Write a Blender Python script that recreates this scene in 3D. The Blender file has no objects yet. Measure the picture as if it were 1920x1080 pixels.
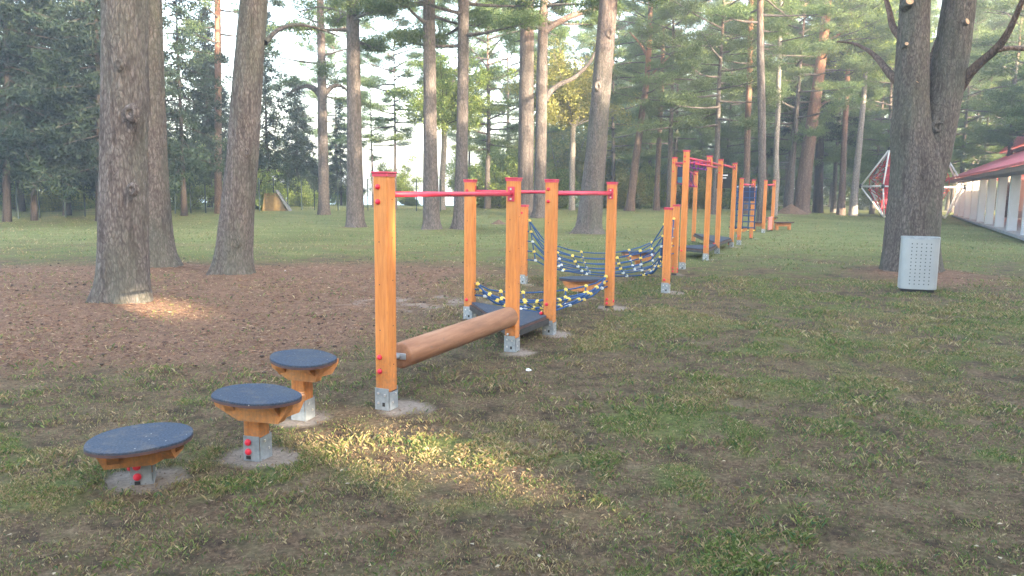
import bpy, math, random
import numpy as np
from mathutils import Vector, Matrix

SC = bpy.context.scene
COL = SC.collection
# ------------------------------------------------------------------ camera, sky, sun, exposure
FPX = 1440.0; EYE = 1.69
PIT = math.atan((540-355.5)/FPX); ROL = math.radians(0.6)
Fw = np.array([0, math.cos(PIT), -math.sin(PIT)]); U0 = np.array([0, math.sin(PIT), math.cos(PIT)]); R0 = np.array([1., 0, 0])
Rt = R0*math.cos(ROL)+U0*math.sin(ROL); Up = U0*math.cos(ROL)-R0*math.sin(ROL)
cam_d = bpy.data.cameras.new('camera'); cam = bpy.data.objects.new('camera', cam_d); COL.objects.link(cam)
cam_d.sensor_width = 36; cam_d.lens = 27.0; cam_d.clip_end = 3000; cam_d.clip_start = 0.05
m = Matrix.Identity(4)
for i in range(3):
    m[i][0] = Rt[i]; m[i][1] = Up[i]; m[i][2] = -Fw[i]
m[2][3] = EYE
cam.matrix_world = m
SC.camera = cam

SUN_EL = math.radians(13.0)
SH = np.array([0.70, -0.714]); SH /= np.linalg.norm(SH)          # towards the sun, on the ground
SDIR = np.array([SH[0]*math.cos(SUN_EL), SH[1]*math.cos(SUN_EL), math.sin(SUN_EL)])
w = bpy.data.worlds.new('World'); SC.world = w; w.use_nodes = True
nt = w.node_tree
sky = nt.nodes.new('ShaderNodeTexSky'); sky.sky_type = 'NISHITA'; sky.sun_disc = False
sky.sun_elevation = SUN_EL; sky.sun_rotation = math.atan2(SH[0], SH[1])
sky.air_density = 1.0; sky.dust_density = 4.0; sky.ozone_density = 0.4
nt.links.new(sky.outputs[0], nt.nodes['Background'].inputs[0]); nt.nodes['Background'].inputs[1].default_value = 0.15
sd = bpy.data.lights.new('sun', 'SUN'); sd.energy = 3.8; sd.angle = math.radians(0.6); sd.color = (1.0, 0.80, 0.55)
so = bpy.data.objects.new('sun', sd); COL.objects.link(so)
so.rotation_euler = Vector(SDIR).to_track_quat('Z', 'Y').to_euler()
SC.view_settings.view_transform = 'Standard'; SC.view_settings.look = 'None'
SC.view_settings.gamma = 1; SC.view_settings.exposure = 3.75

# ------------------------------------------------------------------ terrain and pixel helpers
def sm(a, b, x):
    t = np.clip((x-a)/(b-a), 0, 1); return t*t*(3-2*t)
def zg(x, y):
    x = np.asarray(x, float); y = np.asarray(y, float)
    z = 0.45*sm(27, 48, y)*(1-sm(16, 30, x)) - 0.15*sm(12, 24, x)*(1-sm(40, 60, y))
    z = z - 3.6*sm(58, 80, y)*(1-sm(6, 22, x))*sm(-120, -20, x+y*0.2)
    return z
def ray(px, py):
    d = Fw+Rt*(px-960)/FPX+Up*(540-py)/FPX; return d/d[1]
def gp(px, py):
    d = ray(px, py); lo = 1.0
    t = 1.0
    while t < 300:
        P = np.array([0, 0, EYE])+d*t
        if P[2] <= float(zg(P[0], P[1])): break
        t *= 1.004
    return np.array([P[0], P[1], float(zg(P[0], P[1]))])
def at(px, py, Y):
    return np.array([0, 0, EYE])+ray(px, py)*Y

# value noise (numpy)
_rs = np.random.RandomState(5); _L = _rs.rand(256, 256)
def vn(x, y):
    xi = np.floor(x).astype(int); yi = np.floor(y).astype(int); fx = x-xi; fy = y-yi
    fx = fx*fx*(3-2*fx); fy = fy*fy*(3-2*fy)
    a = _L[xi & 255, yi & 255]; b = _L[(xi+1) & 255, yi & 255]; c = _L[xi & 255, (yi+1) & 255]; d = _L[(xi+1) & 255, (yi+1) & 255]
    return (a*(1-fx)+b*fx)*(1-fy)+(c*(1-fx)+d*fx)*fy
def fbm(x, y, o=4):
    s = 0; a = .5; t = 0
    for k in range(o):
        s = s+a*vn(x*2**k+17.3*k, y*2**k+9.1*k); t += a; a *= .55
    return s/t

# ------------------------------------------------------------------ object helpers
def tag(o, label=None, cat=None, group=None, kind=None):
    if label: o['label'] = label
    if cat: o['category'] = cat
    if group: o['group'] = group
    if kind: o['kind'] = kind
    return o
def empty(name, loc, rz=0, parent=None):
    o = bpy.data.objects.new(name, None); COL.objects.link(o); o.location = loc; o.rotation_euler = (0, 0, rz)
    o.empty_display_size = .2
    if parent: o.parent = parent
    return o
def link(name, me, parent=None, loc=(0, 0, 0), rot=(0, 0, 0)):
    o = bpy.data.objects.new(name, me); COL.objects.link(o); o.location = loc; o.rotation_euler = rot
    if parent: o.parent = parent
    return o
def npmesh(name, V, F, mat, smooth=False, attrs=None):
    V = np.asarray(V, np.float32); F = np.asarray(F, np.int32)
    me = bpy.data.meshes.new(name); n, k = F.shape
    me.vertices.add(len(V)); me.vertices.foreach_set('co', V.ravel())
    me.loops.add(n*k); me.loops.foreach_set('vertex_index', F.ravel())
    me.polygons.add(n); me.polygons.foreach_set('loop_start', np.arange(0, n*k, k, dtype=np.int32))
    me.polygons.foreach_set('loop_total', np.full(n, k, np.int32))
    if smooth: me.polygons.foreach_set('use_smooth', np.ones(n, bool))
    me.update(calc_edges=True)
    if attrs:
        for an, av in attrs.items():
            av = np.asarray(av, np.float32)
            if av.ndim == 1:
                a = me.attributes.new(an, 'FLOAT', 'POINT'); a.data.foreach_set('value', av)
            else:
                a = me.attributes.new(an, 'FLOAT_COLOR', 'POINT')
                a.data.foreach_set('color', np.hstack([av, np.ones((len(av), 1), np.float32)]).ravel())
    me.materials.append(mat)
    return me
class MB:
    """collects shapes for one mesh"""
    def __init__(s): s.v = []; s.f = []; s.sm = []
    def add(s, vs, fs, smooth=False, M=None):
        b = len(s.v)
        for p in vs:
            p = Vector(p)
            if M: p = M @ p
            s.v.append(tuple(p))
        for f in fs: s.f.append(tuple(i+b for i in f)); s.sm.append(smooth)
        return s
    def box(s, c, size, rz=0, M=None, bev=0.0):
        x, y, z = [q/2 for q in size]
        if bev > 0:
            e = bev; vs = []; fs = []
            # chamfered prism: octagonal outline, inset top and bottom
            def ring(ix, iy, zz): return [(-ix+e, -iy, zz), (ix-e, -iy, zz), (ix, -iy+e, zz), (ix, iy-e, zz), (ix-e, iy, zz), (-ix+e, iy, zz), (-ix, iy-e, zz), (-ix, -iy+e, zz)]
            for rr in (ring(x-e, y-e, -z), ring(x, y, -z+e), ring(x, y, z-e), ring(x-e, y-e, z)): vs += rr
            for k in range(3):
                for i in range(8): fs.append((k*8+i, k*8+(i+1) % 8, (k+1)*8+(i+1) % 8, (k+1)*8+i))
            fs.append(tuple(range(7, -1, -1))); fs.append(tuple(range(24, 32)))
        else:
            vs = [(-x, -y, -z), (x, -y, -z), (x, y, -z), (-x, y, -z), (-x, -y, z), (x, -y, z), (x, y, z), (-x, y, z)]
            fs = [(0, 3, 2, 1), (4, 5, 6, 7), (0, 1, 5, 4), (1, 2, 6, 5), (2, 3, 7, 6), (3, 0, 4, 7)]
        L = Matrix.Translation(c) @ Matrix.Rotation(rz, 4, 'Z')
        return s.add(vs, fs, False, (M @ L) if M else L)
    def tube(s, pts, r, n=8, cap=True):
        pts = [Vector(p) for p in pts]; rs = r if isinstance(r, (list, tuple)) else [r]*len(pts)
        vs = []; fs = []; ref = None
        for i, p in enumerate(pts):
            t = (pts[min(i+1, len(pts)-1)]-pts[max(i-1, 0)]).normalized()
            if ref is None: ref = Vector((0, 0, 1)) if abs(t.z) < .9 else Vector((1, 0, 0))
            a = t.cross(ref).normalized(); b = t.cross(a).normalized(); ref = b.cross(t) if False else ref
            for k in range(n):
                q = 2*math.pi*k/n; vs.append(p+(a*math.cos(q)+b*math.sin(q))*rs[i])
        for i in range(len(pts)-1):
            for k in range(n):
                fs.append((i*n+k, i*n+(k+1) % n, (i+1)*n+(k+1) % n, (i+1)*n+k))
        s.add(vs, fs, True)
        if cap:
            b = len(s.v)-len(vs)
            s.f.append(tuple(b+k for k in range(n-1, -1, -1))); s.sm.append(False)
            s.f.append(tuple(b+(len(pts)-1)*n+k for k in range(n))); s.sm.append(False)
        return s
    def prism(s, outline, z0, z1, bev=0.0):
        n = len(outline); c = Vector((sum(p[0] for p in outline)/n, sum(p[1] for p in outline)/n))
        def ring(z, k): return [(c.x+(p[0]-c.x)*k, c.y+(p[1]-c.y)*k, z) for p in outline]
        rr = [ring(z0, 1), ring(z1-bev, 1)]
        if bev > 0: rr.append(ring(z1, .985))
        vs = sum(rr, []); fs = []
        for k in range(len(rr)-1):
            for i in range(n): fs.append((k*n+i, k*n+(i+1) % n, (k+1)*n+(i+1) % n, (k+1)*n+i))
        fs.append(tuple(range(n-1, -1, -1))); fs.append(tuple((len(rr)-1)*n+i for i in range(n)))
        return s.add(vs, fs)
    def mesh(s, name, mat):
        me = bpy.data.meshes.new(name); me.from_pydata(s.v, [], s.f); me.update()
        me.polygons.foreach_set('use_smooth', s.sm); me.materials.append(mat); return me
    def build(s, name, mat, parent=None, loc=(0, 0, 0), rot=(0, 0, 0)):
        return link(name, s.mesh(name, mat), parent, loc, rot)

# ------------------------------------------------------------------ materials
def hexc(r, g, b): return ((r/255)**2.2, (g/255)**2.2, (b/255)**2.2, 1)
class NT:
    def __init__(s, name):
        s.m = bpy.data.materials.new(name); s.m.use_nodes = True; s.t = s.m.node_tree; s.p = s.t.nodes['Principled BSDF']
        s.out = s.t.nodes['Material Output']
    def n(s, typ, **kw):
        nd = s.t.nodes.new(typ)
        for k, v in kw.items():
            if k.startswith('_'): setattr(nd, k[1:], v)
            else: nd.inputs[k.replace('__', ' ')].default_value = v
        return nd
    def l(s, a, b): s.t.links.new(a, b)
    def coord(s, kind='Object', scale=(1, 1, 1), rot=(0, 0, 0)):
        tc = s.n('ShaderNodeTexCoord'); mp = s.n('ShaderNodeMapping'); mp.inputs['Scale'].default_value = scale; mp.inputs['Rotation'].default_value = rot
        s.l(tc.outputs[kind], mp.inputs[0]); return mp.outputs[0]
    def noise(s, vec, scale, detail=5, rough=.6):
        nd = s.n('ShaderNodeTexNoise', Scale=scale, Detail=detail, Roughness=rough); s.l(vec, nd.inputs['Vector']); return nd.outputs['Fac']
    def ramp(s, fac, stops):
        r = s.n('ShaderNodeValToRGB'); s.l(fac, r.inputs[0]); e = r.color_ramp.elements
        while len(e) < len(stops): e.new(.5)
        for i, (p, c) in enumerate(stops): e[i].position = p; e[i].color = c if len(c) == 4 else (*c, 1)
        return r.outputs[0]
    def mix(s, fac, a, b, mode='MIX'):
        x = s.n('ShaderNodeMix'); x.data_type = 'RGBA'; x.blend_type = mode
        for sock, val in ((x.inputs[0], fac), (x.inputs[6], a), (x.inputs[7], b)):
            if hasattr(val, 'node'): s.l(val, sock)
            else: sock.default_value = val if not isinstance(val, tuple) or len(val) == 4 else (*val, 1)
        return x.outputs[2]
    def bump(s, h, strength=.5, dist=.02):
        b = s.n('ShaderNodeBump', Strength=strength, Distance=dist); s.l(h, b.inputs['Height']); s.l(b.outputs[0], s.p.inputs['Normal']); return b
    def base(s, c, rough=.7, spec=.3):
        if hasattr(c, 'node'): s.l(c, s.p.inputs['Base Color'])
        else: s.p.inputs['Base Color'].default_value = c if len(c) == 4 else (*c, 1)
        s.p.inputs['Roughness'].default_value = rough; s.p.inputs['Specular IOR Level'].default_value = spec
def wood_mat(name, c0, c1, rough=.55):
    a = NT(name); v = a.coord(scale=(14, 14, 1.2)); n1 = a.noise(v, 2.2, 6)
    c = a.ramp(n1, [(.3, c0), (.7, c1)])
    v2 = a.coord(scale=(1, 1, .55)); vo = a.n('ShaderNodeTexVoronoi', Scale=5.5); a.l(v2, vo.inputs['Vector'])
    k = a.ramp(vo.outputs['Distance'], [(.0, (1, 1, 1, 1)), (.11, (0, 0, 0, 1))])
    c = a.mix(k, c, (c0[0]*.35, c0[1]*.25, c0[2]*.2, 1))
    fine = a.noise(a.coord(scale=(60, 60, 3)), 3, 3); c = a.mix(.4, c, fine, 'OVERLAY')
    fade = a.noise(a.coord(scale=(2, 2, .9)), 1.7, 4); c = a.mix(a.ramp(fade, [(.45, (0, 0, 0)), (.75, (.35, .35, .35))]), c, (c1[0]*.95, c1[1]*1.35, c1[2]*1.9, 1))
    ck = a.noise(a.coord(scale=(30, 30, .6)), 1.5, 2); c = a.mix(a.ramp(ck, [(.30, (.7, .7, .7)), (.335, (0, 0, 0))]), c, (c0[0]*.3, c0[1]*.25, c0[2]*.25, 1))
    sx = a.n('ShaderNodeSeparateXYZ'); a.l(a.coord(), sx.inputs[0]); mr = a.n('ShaderNodeMapRange'); a.l(sx.outputs['Z'], mr.inputs[0]); mr.inputs[1].default_value = .15; mr.inputs[2].default_value = .6; mr.inputs[3].default_value = .55; mr.inputs[4].default_value = .0
    sp = a.noise(a.coord(), 38, 5, .7); gt = a.n('ShaderNodeMath', _operation='SUBTRACT'); a.l(mr.outputs[0], gt.inputs[0]); a.l(a.ramp(sp, [(.35, (.55, .55, .55)), (.65, (0, 0, 0))]), gt.inputs[1]); gt.use_clamp = True
    c = a.mix(gt.outputs[0], c, (.20, .14, .09, 1))
    a.base(c, rough, .3); a.bump(n1, .25, .004); return a.m
def plain(name, c, rough=.6, metal=0, spec=.4, nscale=9, amt=.25, bump=.0):
    a = NT(name); n1 = a.noise(a.coord(), nscale, 6); k = a.ramp(n1, [(.3, tuple(q*(1-amt) for q in c[:3])), (.7, tuple(min(1, q*(1+amt)) for q in c[:3]))])
    a.base(k, rough, spec); a.p.inputs['Metallic'].default_value = metal
    if bump: a.bump(n1, bump, .005)
    return a.m
M = {}
M['wood'] = wood_mat('stained_orange_wood', (.50, .170, .043), (.68, .255, .068))
M['beam'] = wood_mat('stained_beam_wood', (.52, .19, .05), (.68, .27, .08))
def log_mat():
    a = NT('log_wood'); v = a.coord(scale=(8, 8, 1)); n1 = a.noise(v, 2.0, 6)
    c = a.ramp(n1, [(.25, (.17, .08, .045)), (.5, (.28, .14, .08)), (.75, (.38, .215, .13))])
    sp = a.noise(a.coord(scale=(3, 3, 3)), 9, 4); c = a.mix(a.ramp(sp, [(.6, (0, 0, 0)), (.75, (1, 1, 1))]), c, (.20, .12, .085, 1))
    a.base(c, .6, .3); a.bump(n1, .3, .004); return a.m
M['log'] = log_mat()
M['red'] = plain('red_paint', (.55, .045, .09), .35, amt=.15)
M['redcap'] = plain('red_plastic', (.70, .03, .06), .4, amt=.1)
M['galv'] = plain('galvanised_steel', (.33, .37, .41), .45, .35, nscale=22, amt=.22, bump=.05)
M['darksteel'] = plain('dark_steel', (.05, .05, .055), .5, .3)
M['bolt'] = plain('zinc_bolt', (.7, .7, .7), .3, .8)
def rubber():
    a = NT('rubber_board'); v = a.coord(); n1 = a.noise(v, 90, 3); n2 = a.noise(v, 6, 5)
    c = a.ramp(n1, [(.35, (.020, .029, .05)), (.65, (.050, .070, .108))])
    c = a.mix(a.ramp(n2, [(.45, (0, 0, 0)), (.8, (.5, .5, .5))]), c, (.075, .08, .085, 1))
    n3 = a.noise(a.coord(scale=(1, 1, 1)), 11, 8, .75); c = a.mix(a.ramp(n3, [(.52, (0, 0, 0)), (.72, (.55, .55, .55))]), c, (.16, .13, .10, 1))
    vo = a.n('ShaderNodeTexVoronoi', Scale=38); a.l(v, vo.inputs['Vector'])
    wn = a.n('ShaderNodeTexWhiteNoise'); a.l(vo.outputs['Position'], wn.inputs['Vector'])
    s1 = a.n('ShaderNodeMath', _operation='LESS_THAN'); a.l(vo.outputs['Distance'], s1.inputs[0]); s1.inputs[1].default_value = .16
    s2 = a.n('ShaderNodeMath', _operation='GREATER_THAN'); a.l(wn.outputs[0], s2.inputs[0]); s2.inputs[1].default_value = .94
    s3 = a.n('ShaderNodeMath', _operation='MULTIPLY'); a.l(s1.outputs[0], s3.inputs[0]); a.l(s2.outputs[0], s3.inputs[1])
    c = a.mix(s3.outputs[0], c, (.4, .37, .32, 1))
    a.base(c, .75, .22); a.bump(n1, .3, .003); return a.m
M['rubber'] = rubber()
M['edge'] = plain('brown_board_core', (.085, .045, .04), .7)
M['rope'] = plain('blue_rope', (.025, .08, .22), .8, nscale=120, amt=.4)
M['darkrope'] = plain('navy_rope', (.012, .03, .10), .8, nscale=120, amt=.4)
M['yellow'] = plain('yellow_clamp', (.80, .60, .13), .45, amt=.1)
M['paleclamp'] = plain('pale_clamp', (.62, .66, .66), .45, amt=.1)
M['white'] = plain('white_paint', (.78, .79, .80), .5, amt=.06)
M['binmetal'] = plain('grey_bin_paint', (.34, .37, .39), .45, .1, nscale=4, amt=.07)
M['black'] = plain('black_plastic', (.02, .02, .022), .6)
M['pink'] = plain('magenta_paint', (.50, .045, .10), .45)
M['purple'] = plain('purple_rope', (.22, .03, .25), .7)
M['fence'] = plain('dark_green_fence', (.015, .03, .028), .5)
def bark(name, ca, cb, cc, red=None, z0=5, z1=9, sc=1.0, moss=True):
    a = NT(name); v = a.coord(scale=(1*sc, 1*sc, .30*sc))
    nz = a.n('ShaderNodeTexNoise', Scale=3.0, Detail=4.0); a.l(v, nz.inputs['Vector'])
    vv = a.n('ShaderNodeVectorMath', _operation='MULTIPLY_ADD'); a.l(nz.outputs['Color'], vv.inputs[0]); vv.inputs[1].default_value = (.22, .22, .22); a.l(v, vv.inputs[2])
    vo = a.n('ShaderNodeTexVoronoi', Scale=24.0); vo.feature = 'DISTANCE_TO_EDGE'; a.l(vv.outputs[0], vo.inputs['Vector'])
    n1 = a.noise(a.coord(scale=(1, 1, .5)), 22*sc, 6, .7)
    fur = a.noise(a.coord(scale=(9*sc, 9*sc, .9*sc)), 1.3, 5, .65)
    crack = a.ramp(vo.outputs['Distance'], [(.0, (.42, .42, .42)), (.20, (1, 1, 1))])
    plate = a.ramp(n1, [(.3, ca), (.5, cb), (.72, cc)])
    c = a.mix(crack, (ca[0]*.42, ca[1]*.42, ca[2]*.42, 1), plate)
    big = a.noise(a.coord(scale=(1, 1, .35)), 1.6, 4)
    c = a.mix(a.ramp(fur, [(.36, (.55, .55, .55)), (.47, (0, 0, 0))]), c, (ca[0]*.45, ca[1]*.42, ca[2]*.42, 1))
    if moss: c = a.mix(a.ramp(big, [(.45, (0, 0, 0)), (.62, (.4, .4, .4))]), c, (.105, .125, .095, 1))
    c = a.mix(a.ramp(a.noise(a.coord(scale=(2, 2, .5)), 2.4, 3), [(.3, (.75, .75, .75)), (.7, (1, 1, 1))]), (0.0, 0, 0, 1), c)
    if red:
        sx = a.n('ShaderNodeSeparateXYZ'); a.l(a.coord(), sx.inputs[0])
        mr = a.n('ShaderNodeMapRange'); a.l(sx.outputs['Z'], mr.inputs[0]); mr.inputs[1].default_value = z0; mr.inputs[2].default_value = z1
        ad = a.n('ShaderNodeMath', _operation='MULTIPLY'); a.l(mr.outputs[0], ad.inputs[0]); a.l(a.ramp(big, [(.35, (.3, .3, .3)), (.6, (1, 1, 1))]), ad.inputs[1])
        c = a.mix(ad.outputs[0], c, a.ramp(n1, [(.3, tuple(q*.6 for q in red)), (.7, red)]))
    a.base(c, .9, .15)
    h = a.n('ShaderNodeMath', _operation='MULTIPLY_ADD'); a.l(crack, h.inputs[0]); h.inputs[1].default_value = .5; a.l(n1, h.inputs[2])
    h2 = a.n('ShaderNodeMath', _operation='MULTIPLY_ADD'); a.l(fur, h2.inputs[0]); h2.inputs[1].default_value = 2.2; a.l(h.outputs[0], h2.inputs[2])
    a.bump(h2.outputs[0], .9, .03); return a.m
M['bark'] = bark('pine_bark', (.095, .08, .077), (.18, .155, .148), (.29, .27, .262), (.34, .18, .14), 5.5, 16)
M['barkdark'] = bark('old_pine_bark', (.085, .07, .065), (.165, .142, .13), (.27, .235, .21), None)
M['barkfar'] = bark('far_pine_bark', (.095, .08, .077), (.165, .145, .14), (.24, .215, .205), (.42, .21, .14), 8, 16, .7, False)
M['barkred'] = bark('orange_pine_bark', (.12, .085, .075), (.19, .14, .12), (.27, .20, .17), (.46, .21, .13), 4.5, 11, .7, False)
M['barkpale'] = bark('pale_bark', (.22, .20, .19), (.36, .33, .31), (.48, .45, .42), None, moss=False)
M['barkspruce'] = bark('spruce_bark', (.04, .032, .03), (.075, .06, .055), (.11, .09, .08), None, moss=False)
def leaf(name, cols, trans=.35, rough=.6):
    a = NT(name); g = a.n('ShaderNodeNewGeometry'); oi = a.n('ShaderNodeObjectInfo')
    c = a.ramp(g.outputs['Random Per Island'], cols)
    n1 = a.noise(a.coord('Object'), .55, 3)
    c = a.mix(a.ramp(n1, [(.35, (0, 0, 0)), (.65, (.55, .55, .55))]), c, cols[-1][1] if len(cols[-1][1]) == 4 else (*cols[-1][1], 1))
    hs = a.n('ShaderNodeHueSaturation'); a.l(c, hs.inputs['Color'])
    mr = a.n('ShaderNodeMapRange'); a.l(oi.outputs['Random'], mr.inputs[0]); mr.inputs[3].default_value = .7; mr.inputs[4].default_value = 1.25
    a.l(mr.outputs[0], hs.inputs['Value'])
    a.base(hs.outputs[0], rough, .25)
    tr = a.n('ShaderNodeBsdfTranslucent'); a.l(hs.outputs[0], tr.inputs[0]); mx = a.n('ShaderNodeMixShader'); mx.inputs[0].default_value = trans
    a.l(a.p.outputs[0], mx.inputs[1]); a.l(tr.outputs[0], mx.inputs[2]); a.l(mx.outputs[0], a.out.inputs[0]); return a.m
M['needle'] = leaf('pine_needles', [(0, (.06, .11, .05)), (.5, (.105, .175, .07)), (1, (.20, .26, .095))], .45)
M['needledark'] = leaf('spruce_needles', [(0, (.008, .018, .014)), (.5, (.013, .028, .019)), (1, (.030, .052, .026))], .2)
M['leafgreen'] = leaf('green_leaves', [(0, (.08, .15, .04)), (.5, (.16, .24, .06)), (1, (.29, .34, .09))], .45)
M['leafyellow'] = leaf('yellow_leaves', [(0, (.10, .14, .04)), (.5, (.19, .22, .06)), (1, (.32, .29, .09))], .45)
M['leafrust'] = leaf('rust_leaves', [(0, (.20, .06, .025)), (.5, (.36, .12, .04)), (1, (.45, .22, .07))], .4)

# ------------------------------------------------------------------ ground masks
POSTS = dict(A=(725, 765), C=(960, 658), D=(1030, 627), B=(881, 598), E=(1142, 577), F=(981, 532), G=(1248, 549), G2=(1264, 515),
             H=(1279, 506), I=(1323, 488), J=(1344, 476), K=(1371, 464), L=(1385, 460), N=(1431, 437), O=(1447, 433), Mm=(1408, 448))
PW = {k: gp(*v) for k, v in POSTS.items()}
PW['Q'] = np.array([4.17, 20.1, 0]); PW['P'] = np.array([6.1, 25.9, 0])
STEPS = [gp(268, 905), gp(483, 857), gp(568, 783), gp(1090, 560), gp(1196, 508)]
def blob(x, y, c, r): return np.exp(-(((x-c[0])/r[0])**2+((y-c[1])/r[1])**2))
TRUNKSPOT = []
def masks(x, y):
    n1 = fbm(x*.9+3, y*.9+7, 5); n2 = fbm(x*3.6+31, y*3.6+5, 4); n3 = fbm(x*.16+50, y*.16+80, 3)
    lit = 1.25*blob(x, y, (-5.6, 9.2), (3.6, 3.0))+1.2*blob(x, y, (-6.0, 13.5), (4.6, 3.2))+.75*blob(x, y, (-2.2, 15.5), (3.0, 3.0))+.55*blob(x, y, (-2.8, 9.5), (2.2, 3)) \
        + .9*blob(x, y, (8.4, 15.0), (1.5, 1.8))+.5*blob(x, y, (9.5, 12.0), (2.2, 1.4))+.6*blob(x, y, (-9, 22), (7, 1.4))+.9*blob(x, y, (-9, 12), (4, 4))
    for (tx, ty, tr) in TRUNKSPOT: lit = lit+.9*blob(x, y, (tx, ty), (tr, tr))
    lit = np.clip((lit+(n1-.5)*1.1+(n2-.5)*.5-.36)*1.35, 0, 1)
    near = 1-sm(10, 22, y)
    bare = .72*blob(x, y, (2.7, 3.7), (2.2, 1.1))+.42*blob(x, y, (-.9, 3.0), (1.2, .8))+.75*blob(x, y, (.10, 6.5), (1.1, .8))+.70*blob(x, y, (-.45, 7.2), (.6, 1.6))+.4*blob(x, y, (-2.4, 7.3), (1.3, 1.0))+.4*blob(x, y, (-1.6, 10.5), (1.5, 1.4)) \
        + .45*blob(x, y, (1.5, 7.3), (1.2, .5))+.4*blob(x, y, (3.2, 11.6), (1.4, .6))+.35*blob(x, y, (5.5, 6.0), (1.5, 1.0))+.40*blob(x, y, (9.5, 12), (2, 1.0))+.4*blob(x, y, (6.3, 19), (1.5, 1.2))+.3*blob(x, y, (-2.6, 6.2), (1.6, 1.2))
    g = np.clip((n1*1.25+n2*1.2-1.06-bare*.85-.10*near+.35*sm(14, 26, y)+.12*blob(x, y, (5, 10), (5, 4)))*3.2, 0, 1)
    g = g*(1-lit*.9)
    sand = np.zeros_like(x)
    for k, p in PW.items():
        sand = np.maximum(sand, blob(x, y, (p[0]+.08, p[1]-.03), (.24, .24))*(1.0 if k in ('A', 'C', 'D', 'G', 'G2', 'E') else .6))
    for k, p in enumerate(STEPS): sand = np.maximum(sand, 1.15*blob(x, y, (p[0]+.02, p[1]), (.21, .19)))
    sand = np.maximum(sand, .5*blob(x, y, (-1.2, 11.2), (1.3, .9)))
    sand = np.clip((sand+((n2-.5)*1.5+(n1-.5)*.5)*np.clip(sand*4, 0, 1)-.36)*2.6, 0, 1)
    lush = sm(15.5, 25, y+(n1-.5)*9)*np.clip((n3-.38)*4+.5, 0, 1)
    dry = np.clip((fbm(x*1.1+90, y*1.1+12, 4)-.42)*4, 0, 1)
    return g*(1-sand), lit, sand, lush, dry
# ------------------------------------------------------------------ main trunk specs (pixel axis points with widths, traced from the photo)
TR = [  # name, base px, [(x,y,w)...] , extra-height, crown(base z, scale, variant) , bark, label, zshift
 ('T1', (232, 572), [(232, 575, 98), (232, 540, 91), (231, 450, 86), (231, 300, 81), (233, 150, 79), (233, 0, 78)], 'bark', 'thickest grey pine trunk nearest on the left, with a sunlit patch at its foot'),
 ('T1b', (296, 505), [(298, 508, 78), (292, 480, 70), (284, 380, 66), (276, 200, 60), (271, 0, 58)], 'bark', 'thick pine trunk standing half hidden just behind the nearest pine on the left'),
 ('T2', (435, 518), [(436, 521, 74), (437, 490, 66), (444, 400, 59), (455, 300, 55), (464, 150, 52), (477, 0, 48)], 'bark', 'right-leaning pine trunk with reddish upper bark and an old hollow scar at its foot'),
 ('T4', (667, 428), [(667, 431, 38), (666, 415, 33), (665, 300, 28), (663, 150, 25), (661, 0, 22)], 'barkfar', 'straight pine trunk at the lawn just left of the front orange post'),
 ('T5', (809, 432), [(810, 436, 36), (809, 415, 31), (807, 300, 26), (806, 150, 23), (804, 0, 21)], 'barkfar', 'straight pine trunk rising behind the near red bar, left of the slimmer one'),
 ('T6', (861, 432), [(862, 436, 32), (863, 415, 27), (866, 300, 22), (868, 150, 20), (869, 0, 19)], 'barkfar', 'slim pine trunk rising right behind the rear left orange post'),
 ('T7', (985, 404), [(987, 410, 34), (986, 390, 29), (986, 300, 28), (987, 150, 27), (989, 0, 24)], 'barkfar', 'straight pine trunk rising directly behind the third orange post from the front'),
 ('T8', (1010, 410), [(1010, 413, 30), (1012, 395, 25), (1014, 300, 21), (1016, 150, 21), (1018, 50, 18), (1020, 0, 14)], 'barkfar', 'pine trunk with two thick side limbs reaching right over the play frame'),
 ('T9', (1104, 440), [(1103, 443, 60), (1104, 425, 47), (1109, 370, 42), (1118, 280, 38), (1129, 150, 34), (1141, 0, 32)], 'bark', 'stout pine trunk leaning right with a broad root flare behind the last low frame post'),
 ('T10', (1503, 400), [(1502, 403, 32), (1504, 385, 27), (1510, 320, 25), (1521, 240, 22), (1533, 160, 19), (1546, 60, 16), (1552, 0, 13)], 'barkred', 'tall pine leaning right with orange upper bark beyond the end of the course'),
]
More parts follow.
